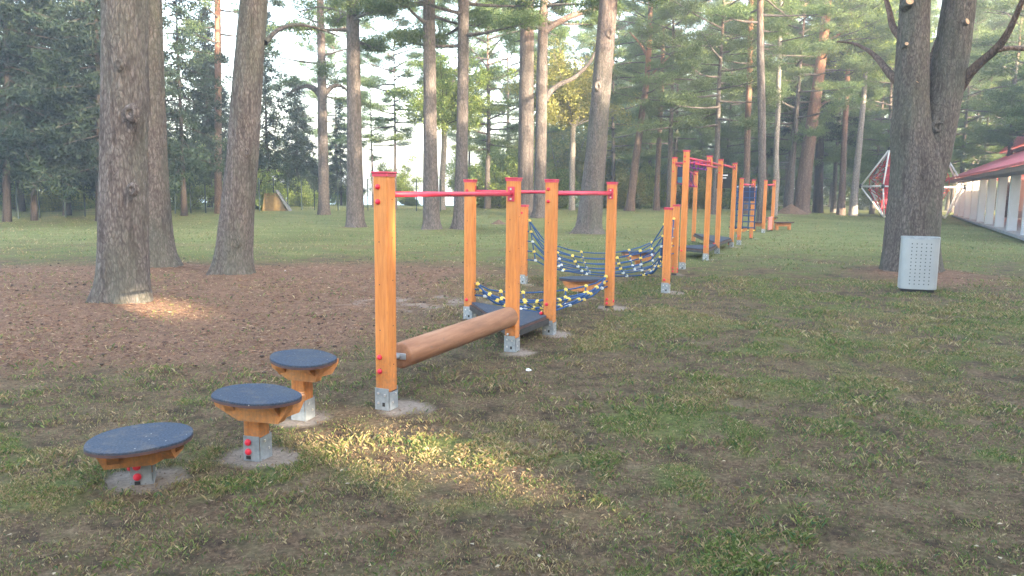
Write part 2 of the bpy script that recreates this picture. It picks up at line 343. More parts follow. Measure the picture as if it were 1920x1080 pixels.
MIN = [ # slimmer trunks in the middle distance: (base px, pts, bark, label)
 ((607, 388), [(607, 390, 24), (607, 370, 20), (606, 300, 18), (605, 230, 18), (604, 175, 17)], 'barkfar', 'forked pine with flaking orange bark where its boughs begin, behind the grass on the left', 40),
 ((410, 388), [(409, 390, 14), (409, 300, 13), (409, 150, 12), (408, 0, 11)], 'barkred', 'thin reddish pine trunk showing between the hidden pine and the leaning pine', 40),
 ((829, 392), [(829, 394, 13), (829, 340, 11), (833, 270, 10), (832, 210, 9), (834, 150, 8)], 'barkpale', 'pale thin forked tree between the two trunks behind the near red bar', 46),
 ((1073, 385), [(1072, 388, 12), (1073, 330, 11), (1074, 260, 10), (1076, 190, 9), (1078, 150, 8)], 'barkpale', 'pale forked tree in front of golden foliage, left of the stout leaning trunk', 48),
 ((1183, 380), [(1181, 382, 19), (1184, 365, 15), (1192, 300, 14), (1203, 220, 12), (1213, 150, 11), (1219, 60, 9), (1220, 0, 8)], 'barkred', 'reddish pine leaning right, just right of the stout leaning trunk', 48),
 ((1231, 380), [(1231, 382, 13), (1232, 340, 9), (1236, 260, 9), (1240, 180, 8), (1243, 80, 6)], 'barkred', 'very thin reddish pine left of the tall climbing posts', 50),
 ((1399, 382), [(1399, 384, 13), (1400, 330, 12), (1402, 230, 11), (1406, 130, 10), (1408, 0, 9)], 'barkred', 'slim pine rising behind the tall climbing posts, reddish at the top', 45),
 ((1428, 398), [(1428, 400, 18), (1428, 380, 15), (1429, 300, 14), (1428, 200, 14), (1426, 100, 13), (1425, 0, 11)], 'barkfar', 'straight grey pine trunk rising between the last two pairs of climbing posts', 38),
 ((1452, 392), [(1452, 394, 12), (1456, 340, 11), (1455, 290, 9), (1459, 200, 9), (1461, 100, 8)], 'barkpale', 'thin kinked pale trunk behind the last pair of climbing posts', 44),
 ((1536, 378), [(1536, 380, 16), (1537, 300, 14), (1540, 200, 12), (1543, 0, 9)], 'barkspruce', 'dark straight trunk just right of the tall leaning orange-barked pine', 56),
 ((1577, 385), [(1577, 387, 16), (1579, 360, 12), (1583, 260, 10), (1588, 170, 9), (1592, 60, 8)], 'barkred', 'slim orange pine left of the pale birch near the net climber', 52),
 ((1600, 385), [(1600, 387, 17), (1602, 360, 13), (1610, 280, 11), (1619, 190, 9), (1626, 80, 7)], 'barkpale', 'pale birch-like trunk leaning right beside the white frame of the net climber', 52),
 ((13, 408), [(13, 410, 15), (12, 330, 12), (14, 200, 9)], 'barkspruce', 'dark trunk at the left edge of the photo by the fence', 33),
 ((64, 408), [(64, 410, 12), (63, 330, 10), (60, 200, 8)], 'barkspruce', 'dark thin trunk between the first two fence posts on the left', 34),
 ((186, 408), [(186, 410, 14), (186, 300, 11), (184, 150, 9)], 'barkspruce', 'dark trunk half hidden at the left side of the nearest pine', 34),
]
def trunk_world(pts, Y):
    out = []
    for (x, y, wd) in pts:
        p = at(x, y, Y); out.append((p, wd*Y/FPX/2))
    return out
TWB = gp(1705, 513)
for nme, b, pts, bk, lb in TR:
    p = gp(*b); TRUNKSPOT.append((p[0], p[1], max(.45, pts[1][2]*p[1]/FPX*1.1)))
TRUNKSPOT.append((TWB[0], TWB[1], 1.3))

# ------------------------------------------------------------------ ground sheet
def build_ground():
    k = 7.0; X = 360.0; nx = 560
    s = np.linspace(-1, 1, nx); xs = X*np.sinh(k*s)/math.sinh(k)
    ys = np.concatenate([np.linspace(-60, 1.2, 14)[:-1], 1.2*np.exp(np.linspace(0, math.log(70/1.2), 430)), np.linspace(72, 130, 20), np.linspace(140, 380, 10)])
    XX, YY = np.meshgrid(xs, ys); x = XX.ravel(); y = YY.ravel()
    z = zg(x, y)
    g, lit, sand, lush, dry = masks(x, y)
    amp = 1-sm(20, 40, y)
    z = z+((fbm(x*1.3, y*1.3, 3)-.5)*.05+(fbm(x*6, y*6, 3)-.5)*.022*(1-sm(8, 14, y))+g*.012+lit*.02)*amp*(y > 1.3)
    for (tx, ty, tr) in TRUNKSPOT: z = z+.07*np.exp(-((x-tx)**2+(y-ty)**2)/(tr*.9)**2)
    ny = len(ys); i = np.arange(ny-1)[:, None]*nx+np.arange(nx-1)[None, :]
    F = np.stack([i, i+1, i+nx+1, i+nx], -1).reshape(-1, 4)
    a = NT('ground_soil_and_turf'); 
    def at_(n):
        q = a.n('ShaderNodeAttribute'); q.attribute_name = n; return q.outputs['Fac']
    v = a.coord('Object'); f1 = a.noise(v, 34, 6, .75); f2 = a.noise(v, 7, 5, .65); f3 = a.noise(v, 150, 3, .6); f4 = a.noise(v, 1.7, 5, .7)
    soil = a.ramp(f1, [(.3, (.04, .026, .018)), (.5, (.125, .086, .055)), (.72, (.28, .205, .13))])
    f5 = a.noise(v, 3.1, 7, .72); soil = a.mix(a.ramp(f5, [(.38, (.85, .85, .85)), (.52, (0, 0, 0))]), soil, a.ramp(f1, [(.35, (.018, .013, .011)), (.7, (.066, .048, .037))]))
    soil = a.mix(a.ramp(f5, [(.56, (0, 0, 0)), (.68, (.7, .7, .7))]), soil, a.ramp(f1, [(.3, (.11, .085, .055)), (.7, (.30, .235, .155))]))
    soil = a.mix(a.ramp(f2, [(.45, (0, 0, 0)), (.7, (.6, .6, .6))]), soil, (.125, .12, .06, 1))
    grs = a.ramp(f1, [(.28, (.025, .035, .014)), (.5, (.095, .12, .038)), (.72, (.22, .23, .08))])
    dryc = a.ramp(f1, [(.3, (.07, .055, .03)), (.7, (.24, .19, .10))])
    grs = a.mix(a.ramp(f4, [(.4, (.0, .0, .0)), (.7, (.55, .55, .55))]), grs, dryc)
    lushc = a.ramp(a.noise(a.coord('Object', (.35, 1.3, 1)), 1.2, 8, .75), [(.3, (.10, .135, .05)), (.5, (.165, .19, .075)), (.7, (.27, .245, .12))])
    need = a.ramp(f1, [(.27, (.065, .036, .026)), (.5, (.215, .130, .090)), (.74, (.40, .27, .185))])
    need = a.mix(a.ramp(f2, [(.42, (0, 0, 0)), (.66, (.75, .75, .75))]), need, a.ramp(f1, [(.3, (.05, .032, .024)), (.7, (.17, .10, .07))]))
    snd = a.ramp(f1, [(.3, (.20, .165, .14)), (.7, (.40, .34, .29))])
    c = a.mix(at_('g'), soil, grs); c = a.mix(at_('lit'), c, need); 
    lm = a.n('ShaderNodeMath', _operation='MULTIPLY'); a.l(at_('lush'), lm.inputs[0]); a.l(a.ramp(f2, [(.3, (.5, .5, .5)), (.6, (1, 1, 1))]), lm.inputs[1])
    inv = a.n('ShaderNodeMath', _operation='SUBTRACT'); inv.inputs[0].default_value = 1; a.l(at_('lit'), inv.inputs[1])
    lm2 = a.n('ShaderNodeMath', _operation='MULTIPLY'); a.l(lm.outputs[0], lm2.inputs[0]); a.l(inv.outputs[0], lm2.inputs[1])
    c = a.mix(lm2.outputs[0], c, lushc); c = a.mix(at_('sand'), c, snd)
    a.base(c, .95, .1)
    h = a.n('ShaderNodeMath', _operation='ADD'); a.l(f1, h.inputs[0]); a.l(f3, h.inputs[1]); a.bump(h.outputs[0], .9, .02)
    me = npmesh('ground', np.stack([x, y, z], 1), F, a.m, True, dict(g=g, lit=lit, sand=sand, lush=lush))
    tag(link('ground', me), kind='structure')
build_ground()
# water beyond the lawn on the left
wm = NT('lake_water'); wm.base((.30, .46, .62), .45, .25); wm.bump(wm.noise(wm.coord(scale=(1, 1, 1)), .8, 4), .25, .1)
nxw = 30
vs = [(-400+720*i/nxw, yy, -2.3) for yy in (62, 100, 180, 378) for i in range(nxw+1)]
fs = [(j*(nxw+1)+i, j*(nxw+1)+i+1, (j+1)*(nxw+1)+i+1, (j+1)*(nxw+1)+i) for j in range(3) for i in range(nxw)]
vs = [(min(max(x, -358), 20), y, z) for x, y, z in vs]
o = MB().add(vs, fs).build('water', wm.m); tag(o, kind='structure')
# sandy path crossing beyond the lawn on the right
pm = plain('sand_path', (.36, .32, .26), .95, nscale=3, amt=.2)
pts = [gp(1380, 386), gp(1470, 386), gp(1540, 386), gp(1600, 387), gp(1700, 391), gp(1792, 399)]; vs = []; fs = []
for i, p in enumerate(pts):
    for dy in (-1.5, 3.5): vs.append((p[0], p[1]+dy, float(zg(p[0], p[1]+dy))+.05))
for i in range(len(pts)-1): fs.append((2*i, 2*i+2, 2*i+3, 2*i+1))
tag(MB().add(vs, fs).build('path', pm), kind='structure')

# ------------------------------------------------------------------ grass, needles, leaves (nobody could count these)
def blades(n, y0, y1, pick, hgt, wid, seed, cfun, name, label, flat=False, power=1.0):
    r = np.random.RandomState(seed)
    u = r.rand(n); y = y0*(y1/y0)**(u**power); x = (r.rand(n)*2-1)*(y*.70+.6)
    g, lit, sand, lush, dry = masks(x, y)
    p = pick(g, lit, sand, lush, dry, x, y); keep = r.rand(n) < p
    if not flat:
        tuft = fbm(x*7+11, y*7+3, 3); keep &= r.rand(n) < np.clip((tuft-.33)*5.0, .04, 1)
    x = x[keep]; y = y[keep]; g = g[keep]; lit = lit[keep]; dry = dry[keep]; lush = lush[keep]; n = len(x)
    z = zg(x, y)+((fbm(x*1.3, y*1.3, 3)-.5)*.05+(fbm(x*6, y*6, 3)-.5)*.022*(1-sm(8, 14, y))+g*.012+lit*.02)*(1-sm(20, 40, y))
    for (tx, ty, tr) in TRUNKSPOT: z = z+.07*np.exp(-((x-tx)**2+(y-ty)**2)/(tr*.9)**2)
    sc = np.clip(y/6, .6, 4)**.55
    h = hgt*(.35+r.rand(n)**1.6*1.1)*sc*(.6+1.0*np.clip((fbm(x*2.2+70, y*2.2+44, 3)-.3)*2, 0, 1)); wd = wid*(.6+r.rand(n)*.8)*sc; th = r.rand(n)*2*np.pi; ph = r.rand(n)*2*np.pi
    dx = np.cos(th); dy = np.sin(th); lean = (r.rand(n)*.9+.25)*h
    lx = np.cos(ph)*lean; ly = np.sin(ph)*lean
    if flat:
        L = h*2.2
        a_ = np.stack([x-dx*L/2, y-dy*L/2, z+.004+r.rand(n)*.012], 1); b_ = np.stack([x+dx*L/2, y+dy*L/2, z+.004+r.rand(n)*.02], 1)
        c_ = np.stack([x-dy*wd, y+dx*wd, z+.008+r.rand(n)*.012], 1); V = np.stack([a_, b_, c_], 1).reshape(-1, 3); F = np.arange(n*3).reshape(-1, 3)
        col = cfun(r, n, g, dry, lit, lush); C = np.repeat(col, 3, 0)
    else:
        a_ = np.stack([x-dx*wd/2, y-dy*wd/2, z-.004], 1); b_ = np.stack([x+dx*wd/2, y+dy*wd/2, z-.004], 1)
        c_ = np.stack([x+lx*.35+dx*wd*.35, y+ly*.35+dy*wd*.35, z+h*.6], 1); d_ = np.stack([x+lx, y+ly, z+h*.85], 1)
        V = np.stack([a_, b_, c_, d_], 1).reshape(-1, 3); q = np.arange(n)[:, None]*4
        F = np.concatenate([q+[0, 1, 2], q+[0, 2, 3]], 0)
        col = cfun(r, n, g, dry, lit, lush); C = np.repeat(col, 4, 0)
    me = npmesh(name, V, F, M['blade'], False, dict(Col=C))
    tag(link(name, me), label, name.replace('_', ' '), None, 'stuff')
a = NT('blade_tint'); q = a.n('ShaderNodeAttribute'); q.attribute_name = 'Col'; a.base(q.outputs['Color'], .7, .2)
tr = a.n('ShaderNodeBsdfTranslucent'); a.l(q.outputs['Color'], tr.inputs[0]); mx = a.n('ShaderNodeMixShader'); mx.inputs[0].default_value = .3
a.l(a.p.outputs[0], mx.inputs[1]); a.l(tr.outputs[0], mx.inputs[2]); a.l(mx.outputs[0], a.out.inputs[0]); M['blade'] = a.m
def pal(r, n, cols, wts):
    cols = np.array(cols); i = r.choice(len(cols), n, p=np.array(wts)/sum(wts)); return cols[i]*(0.7+.6*r.rand(n, 1))
def gcol(r, n, g, dry, lit, lush):
    a_ = pal(r, n, [(.09, .14, .04), (.14, .18, .055), (.20, .24, .08), (.065, .12, .055)], [4, 4, 3, 2])
    b_ = pal(r, n, [(.31, .24, .13), (.24, .17, .10), (.40, .33, .20), (.22, .21, .08)], [3, 3, 2, 3])
    k = (r.rand(n) < np.clip(.30+dry*.55, 0, .85))[:, None]; return np.where(k, b_, a_)
def lcol(r, n, g, dry, lit, lush): return pal(r, n, [(.26, .15, .10), (.17, .09, .06), (.36, .23, .15), (.44, .34, .24), (.10, .06, .045)], [4, 3, 3, 1, 3])
def ncol(r, n, g, dry, lit, lush): return pal(r, n, [(.22, .16, .10), (.16, .10, .07), (.34, .27, .18), (.10, .07, .05)], [3, 3, .7, 3])
blades(1300000, 2.3, 15, lambda g, lit, sand, lush, dry, x, y: np.clip(g*1.1+.16, 0, 1)*(1-lit*.80)*(1-sand*.9), .026, .0036, 1, gcol, 'grass', 'short patchy green and dry yellow grass over bare soil', power=.9)
blades(150000, 12, 50, lambda g, lit, sand, lush, dry, x, y: np.clip(g*.6+lush*.8+.15, 0, 1)*(1-lit*.9), .020, .0065, 2, gcol, 'lawn_grass', 'even green turf of the lawn beyond the play frames', power=.8)
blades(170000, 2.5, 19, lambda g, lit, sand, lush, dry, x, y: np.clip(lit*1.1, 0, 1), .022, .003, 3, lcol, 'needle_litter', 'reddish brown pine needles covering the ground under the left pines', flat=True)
blades(70000, 2.3, 14, lambda g, lit, sand, lush, dry, x, y: np.clip(.45+.3*(1-g), 0, 1)*(1-sand*.7), .013, .003, 4, ncol, 'dry_straw', 'dry straw, twigs and needles scattered over the trodden soil', flat=True)
# pine cones and fallen leaves
r = np.random.RandomState(9); V = []; F = []
def scatter_blobs(n, pick, size, name, mat, label, flat=False, y0=5, y1=20):
    V = []; F = []; y = y0*(y1/y0)**r.rand(n); x = (r.rand(n)*2-1)*(y*.7+.3); mk = masks(x, y); ok = r.rand(n) < pick(mk, x, y)
    for xi, yi in zip(x[ok], y[ok]):
        s = size*(.6+.8*r.rand()); z = float(zg(xi, yi))+.02; th = r.rand()*6.28; b = len(V)
        if flat:
            c, s_ = math.cos(th), math.sin(th); q = [(-1, 0, 0), (-.2, -.6, .3), (.9, -.1, .1), (.2, .65, .35)]
            for (a_, b_, c_) in q: V.append((xi+s*(a_*c-b_*s_), yi+s*(a_*s_+b_*c), z+c_*s*.8+.006))
            F.append((b, b+1, b+2)); F.append((b, b+2, b+3))
        else:
            for zz, rr in ((-.5, .3), (0, .9), (.6, .7)):
                for k in range(5): V.append((xi+s*rr*math.cos(k*1.257+th), yi+s*rr*math.sin(k*1.257+th), z+s*zz*.8))
            for l in range(2):
                for k in range(5):
                    p = b+l*5+k; p2 = b+l*5+(k+1) % 5; F.append((p, p2, p2+5)); F.append((p, p2+5, p+5))
            F.append((b+10, b+11, b+12)); F.append((b+10, b+12, b+13)); F.append((b+10, b+13, b+14))
    tag(link(name, npmesh(name, V, F, mat)), label, name.replace('_', ' '), None, 'stuff')
M['cone'] = plain('pine_cone', (.05, .032, .025), .9)
M['dryleaf'] = plain('fallen_leaf', (.30, .25, .17), .7, nscale=3, amt=.4)
scatter_blobs(1500, lambda m_, x, y: np.clip(m_[1], 0, 1)*(x < 3), .022, 'pine_cones', M['cone'], 'small dark pine cones lying all over the brown needles')
scatter_blobs(420, lambda m_, x, y: .3+0*x, .012, 'fallen_leaves', M['dryleaf'], 'small pale fallen leaves scattered over the grass', True, 2.4, 16)

# ------------------------------------------------------------------ play equipment
ANG = math.radians(-23.5)     # the course runs away to the right: local +y follows it
me_cache = {}
def cached(key, fn):
    if key not in me_cache: me_cache[key] = fn()
    return me_cache[key]
def cap_bolt(parent, x, y, z, face, mat='redcap', r=.021):
    def mk():
        b = MB(); n = 10; vs = []; prof = [(r, 0), (r, .006), (r*.8, .013), (r*.35, .017)]
        for rr, h in prof:
            for k in range(n): vs.append((rr*math.cos(6.283*k/n), -h, rr*math.sin(6.283*k/n)))
        fs = [(i*n+k, i*n+(k+1) % n, (i+1)*n+(k+1) % n, (i+1)*n+k) for i in range(3) for k in range(n)]; fs.append(tuple(3*n+k for k in range(n)))
        b.add(vs, fs, True); return b.mesh('bolt_cap', M[mat])
    return link('bolt_cap' if mat == 'redcap' else 'bolt', cached(('bolt', mat, r), mk), parent, (x, y, z), (0, 0, {'f': 0, 'r': math.pi/2, 'l': -math.pi/2, 'b': math.pi}[face]))
def post(root, P, H, caps='f', bolts=(), buried=False, side_bolts=(), w=.12, zb=.17):
    """orange laminated post with cap plate and steel shoe; local to root"""
    loc = root.matrix_world.inverted() @ Vector(P) if False else Vector(P)-root.location
    loc = Matrix.Rotation(-root.rotation_euler.z, 3, 'Z') @ loc
    z0 = .14 if not buried else .03
    mb = MB().box((0, 0, (z0+H)/2), (w, w, H-z0), bev=.008)
    # dark drill marks down the faces
    p = mb.build('post', M['wood'], root, loc)
    rr = random.Random(int(P[0]*1000)); z = .32
    hm_ = cached('hole', lambda: MB().box((0, 0, 0), (.008, .003, .008)).mesh('drill_hole', M['black']))
    while z < H-.2 and P[1] < 15:
        link('drill_hole', hm_, p, (-.012, -w/2-.0005, z)); link('drill_hole', hm_, p, (w/2+.0005, .01, z+.03), (0, 0, math.pi/2)); z += .27+rr.random()*.12
    c = MB().box((0, 0, H+.006), (w+.022, w+.022, .014), bev=.004); c.box((0, 0, H-.012), (w+.008, w+.008, .024)); c.build('cap', M['red'], p)
    s = MB()
    if not buried:
        t = .006
        for sx in (-1, 1): s.box((0, sx*(w/2+t/2+.001), .085), (w+.002, t, zb+.0))
        for sx in (-1, 1): s.box((sx*(w/2+t/2+.001), 0, .07), (t, w*.92, zb-.03))
        s.box((0, 0, .012), (w*.96, w*.96, .02)); s.box((0, 0, .07), (.03, w*.9, .13))
        sh = s.build('steel_shoe', M['galv'], p)
        sb = cached('sbolt', lambda: MB().box((0, 0, 0), (.018, .008, .018), bev=.003).mesh('shoe_bolt', M['bolt']))
        for q_, rz_ in (((-.028, -w/2-.011, .055), 0), ((-.028, -w/2-.011, .13), 0), ((.03, -w/2-.011, .12), 0), ((w/2+.011, .02, .12), math.pi/2), ((w/2+.011, -.02, .06), math.pi/2)): link('shoe_bolt', sb, p, q_, (0, 0, rz_))
        e = MB().box((.018, -w/2-.0085, .045), (.022, .003, .03)); e.build('shoe_slot', M['black'], p)
    else:
        s.box((0, 0, .02), (w*.8, w*.8, .06)); s.build('steel_shoe', M['darksteel'], p)
    for z in bolts: cap_bolt(p, -.018, -w/2-.001, z, 'f')
    for z in side_bolts: cap_bolt(p, w/2+.001, -.01, z, 'r')
    return p
def bar(root, P0, P1, r=.021, mat='red', name='bar', flange=(0, 1), w=.12):
    inv = Matrix.Rotation(-root.rotation_euler.z, 3, 'Z')
    a_ = inv @ (Vector(P0)-root.location); b_ = inv @ (Vector(P1)-root.location); d = (b_-a_); d.z = 0; L = d.length; d.normalize()
    a2 = a_+d*(w/2); b2 = b_-d*(w/2)
    o = MB().tube([a2, a2.lerp(b2, .5), b2], r, 12).build(name, M[mat], root)
    for end, q, sgn in ((0, a2, 1), (1, b2, -1)):
        if end in flange:
            f = MB().box(q+d*sgn*.004, (.012, .075, .15), rz=math.atan2(d.y, d.x), bev=.003); fo = f.build('flange', M['red'], o)
            for dz in (-.05, .05):
                fb = cached('fbolt', lambda: MB().box((0, 0, 0), (.012, .022, .022), bev=.004).mesh('flange_bolt', M['bolt'])); link('flange_bolt', fb, o, q+d*sgn*.013+Vector((0, 0, dz)), (0, 0, math.atan2(d.y, d.x)))
    return o
def local(root, P): return Matrix.Rotation(-root.rotation_euler.z, 3, 'Z') @ (Vector(P)-root.location)
def clamp_mesh(key):
    def mk():
        b = MB(); b.box((0, 0, 0), (.058, .03, .034), bev=.006); b.box((0, 0, 0), (.03, .058, .034), bev=.006); b.box((0, 0, .022), (.02, .02, .012)); return b.mesh('rope_clamp', M[key])
    return cached(('clamp', key), mk)
def tri_net(root, C3, zc, zm, inset, spoke, name='rope_net', nv=5, seed=1, seglen=12):
    """hammock of nested rope triangles between three posts; C3 world corner points"""
    cs = [local(root, p) for p in C3]; cen = (cs[0]+cs[1]+cs[2])/3; loops = []
    rr = random.Random(seed)
    for k in range(len(zc)):
        cor = []
        for c in cs:
            d = (cen-c); d.z = 0; L = d.length; d.normalize(); q = c+d*(.10+spoke*k); q.z = c.z*0+zc[k]; cor.append(q)
        lp = []
        for i in range(3):
            A, B = cor[i], cor[(i+1) % 3]; mid = (A+B)/2; n = (cen-mid); n.z = 0; ln = n.length; n.normalize(); e = []
            for j in range(seglen+1):
                t = j/seglen; s = 4*t*(1-t); q = A.lerp(B, t)+n*(inset[k]*ln*s); q.z = zc[k]+(zm[k]-zc[k])*s**.55; e.append(q)
            lp.append(e)
        loops.append(lp)
    mb = MB(); cl = []
    for k, lp in enumerate(loops):
        for e in lp: mb.tube(e, .0115, 6, False)
    for i in range(3):
        for q in range(nv):
            j = round(seglen*(q+.5)/nv)
            col = [loops[k][i][j] for k in range(len(loops))]
            mb.tube(col, .0105, 6, False)
            for k in range(len(loops)): cl.append((loops[k][i][j], (loops[k][i][j+1]-loops[k][i][j-1]), k))
        # corner stack and anchor ropes to the post
        col = [loops[k][i][0] for k in range(len(loops))]; mb.tube(col, .0105, 6, False)
        for k in range(len(loops)):
            a_ = loops[k][i][0]; p = Vector((cs[i].x, cs[i].y, a_.z+.02)); mb.tube([a_, p], .012, 6, False)
            cl.append((a_, p-a_, k))
    net = mb.build(name, M['rope'], root)
    for (p, d, k) in cl:
        if len([1 for c in net.children]) > 95: break
        key = 'yellow' if (k in (0, 1) or rr.random() < .45) else 'paleclamp'
        o = link('rope_clamp', clamp_mesh(key), net, p, (0, math.atan2(-d.z, math.hypot(d.x, d.y)), math.atan2(d.y, d.x)))
    return net
def board_prism(root, outline_world, z1, th=.035, name='rubber_top'):
    pts = [local(root, (p[0], p[1], 0)) for p in outline_world]; base = root.location.z
    o = MB().prism([(p.x, p.y) for p in pts], z1-th*.35, z1, .004).build(name, M['rubber'], root)
    MB().prism([(p.x*1.0, p.y) for p in pts], z1-th, z1-th*.35-.0005).build('board_edge', M['edge'], o)
    return o

def V3(k, z=0): p = PW[k]; return Vector((p[0], p[1], p[2]+z))
# --- first frame: log, triangular deck, rope net, three red bars
r1 = empty('balance_frame', V3('A'), ANG)
tag(r1, 'nearest orange climbing frame with thick balance log, dark triangular deck and red bars', 'climbing frame')
HP = 1.80
pa = post(r1, V3('A'), HP, bolts=(1.70, 1.59, .41, .30)); pc = post(r1, V3('C'), HP)
cap_bolt(pc, -.02, -.062, .185, 'f', 'bolt', .014)
pd_ = post(r1, V3('D'), HP, bolts=(1.70, 1.56, .36)); pb = post(r1, V3('B'), HP, bolts=(1.67, .26)); pe = post(r1, V3('E'), HP, bolts=(.13, .07), buried=True, side_bolts=(.10,))
bar(r1, V3('A', 1.645), V3('C', 1.645), .0215, flange=(1,)); bar(r1, V3('D', 1.645), V3('E', 1.645), flange=(1,)); bar(r1, V3('B', 1.66), V3('E', 1.66), flange=(0,))
# log
A_ = local(r1, V3('A', .375)); C_ = local(r1, V3('C', .375)); d = (C_-A_).normalized()
lg = MB(); n = 28; rad = .105; p0 = A_+d*.19; p1 = C_-d*.075
Lg = (p1-p0).length
vs = []; prof = [(0, .0), (0, rad-.02), (.006, rad-.006), (.016, rad), (Lg-.016, rad), (Lg, rad-.01), (Lg, 0)]
for (h, q) in prof:
    for k in range(n): vs.append((q*math.cos(6.28318*k/n), q*math.sin(6.28318*k/n), h))
fs = [(i*n+k, i*n+(k+1) % n, (i+1)*n+(k+1) % n, (i+1)*n+k) for i in range(len(prof)-1) for k in range(n)]
lg.add(vs, fs, True); quat = d.to_track_quat('Z', 'Y').to_euler()
lo = lg.build('balance_log', M['log'], r1, p0, quat)
MB().tube([(0, 0, -.13), (0, 0, .001)], .018, 10).box((0, 0, -.012), (.13, .05, .012), bev=.003).build('log_axle', M['galv'], lo)
# triangular deck between C, D and B
def shrink(ps, k):
    c = sum(ps, Vector())/len(ps); return [c+(p-c)*k for p in ps]
dk = shrink([V3('C'), V3('D'), V3('B')], 1.0)
def cut_corners(ps, e=.14):
    out = []
    for i in range(len(ps)):
        a_, b_, c_ = ps[i-1], ps[i], ps[(i+1) % len(ps)]; out += [b_+(a_-b_).normalized()*e, b_+(c_-b_).normalized()*e]
    return out
dkc = cut_corners(dk, .10)
deck = board_prism(r1, dkc, .235, .04, 'deck')
fm = MB()
for i in range(3):
    a_, b_ = [local(r1, p+Vector((0, 0, .165))) for p in (dk[i], dk[(i+1) % 3])]
    dd = (b_-a_).normalized(); a_ += dd*.07; b_ -= dd*.07; fm.box((a_+b_)/2, ((b_-a_).length, .04, .06), rz=math.atan2(dd.y, dd.x))
fm.build('deck_frame', M['darksteel'], r1)
bb = MB()
def bracket(root, P, zz, h=.16):
    q = local(root, P); o = MB().box((q.x-.075, q.y-.05, zz), (.02, .05, h), bev=.004).build('bracket', M['darksteel'], root)
    for k in range(3): link('bolt_cap', cached(('bolt', 'redcap', .021), None), o, (q.x-.078, q.y-.078, zz-.06+k*.062), (0, 0, 0))
bracket(r1, V3('D'), .19)
tri_net(r1, [V3('B'), V3('D'), V3('E')], [.46, .38, .30], [.30, .21, .13], [.06, .30, .58], .05, nv=4, seed=3)

# --- second frame: three short posts and the large net
r2 = empty('low_climbing_frame', V3('G'), ANG)
tag(r2, 'low climbing frame of three short orange posts holding a sagging blue rope net', 'climbing frame')
post(r2, V3('F'), 1.41, bolts=(1.28,)); post(r2, V3('G'), 1.41, bolts=(.22,)); post(r2, V3('G2'), 1.41, bolts=(.14, .07), buried=True, side_bolts=(.12, .06))
tri_net(r2, [V3('F'), V3('G'), V3('G2')], [1.14, .94, .76, .58, .42], [.50, .40, .31, .23, .17], [.03, .10, .18, .30, .46], .03, nv=4, seed=5)

# --- tall frame
r3 = empty('tall_climbing_frame', V3('H'), ANG)
tag(r3, 'tall climbing frame of six orange posts with overhead red bars, hanging grips and dark decks', 'climbing frame')
HT = 2.55
post(r3, V3('H'), HT, bolts=(2.43, 2.32, .42)); post(r3, V3('I'), HT, bolts=(.34,)); post(r3, V3('J'), HT, bolts=(2.42, 2.2)); post(r3, V3('K'), HT); post(r3, V3('Q'), HT, bolts=(2.42, 2.2), buried=True); post(r3, V3('P'), HT-.2, buried=True)
bar(r3, V3('Q', 2.40), V3('I', 2.40), .03); bar(r3, V3('J', 2.42), V3('K', 2.42), .03); bar(r3, V3('I', 2.40), V3('J', 2.40), .03, flange=())
rl = bar(r3, V3('H', 2.40), V3('I', 2.40), .026, mat='pink'); 
q = Vector((.22, .09, 0)); bar(r3, V3('H', 2.28)+q, V3('I', 2.28)+q, .022, mat='pink', flange=()); bar(r3, V3('Q', 2.38), V3('P', 2.25), .026, mat='pink', flange=())
for k in range(6):
    t = .14+.145*k; p = local(r3, V3('Q', 2.38).lerp(V3('P', 2.25), t)); 
    g = MB().tube([p, p+Vector((0, 0, -.22))], .016, 6).tube([p+Vector((-.11, 0, -.42)), p+Vector((0, 0, -.22)), p+Vector((.11, 0, -.42))], .014, 6).tube([p+Vector((-.13, 0, -.42)), p+Vector((.13, 0, -.42))], .02, 8)
    g.build('hanging_grip', M['purple'] if k % 2 == 0 else M['pink'], r3)
for k in range(5):
    p = local(r3, V3('H', 2.38).lerp(V3('I', 2.38), .14+.17*k)); MB().tube([p, p+Vector((0, 0, -.16))], .013, 6).box(p+Vector((0, 0, -.17)), (.07, .07, .03), bev=.006).build('hanging_grip', M['purple'], r3)
for tri, z in ((('I', 'J', 'Q'), .27), (('J', 'K', 'P'), .30)):
    ps = [V3(k) for k in tri]; board_prism(r3, cut_corners(ps, .15), z, .05, 'deck')
    fm = MB()
    for i in range(3):
        a_, b_ = [local(r3, p+Vector((0, 0, z-.075))) for p in (ps[i], ps[(i+1) % 3])]; dd = (b_-a_).normalized(); a_ += dd*.07; b_ -= dd*.07
        fm.box((a_+b_)/2, ((b_-a_).length, .045, .05), rz=math.atan2(dd.y, dd.x))
    fm.build('deck_frame', M['darksteel'], r3)
bracket(r3, V3('J'), .22, .2); bracket(r3, V3('K'), .16, .16)
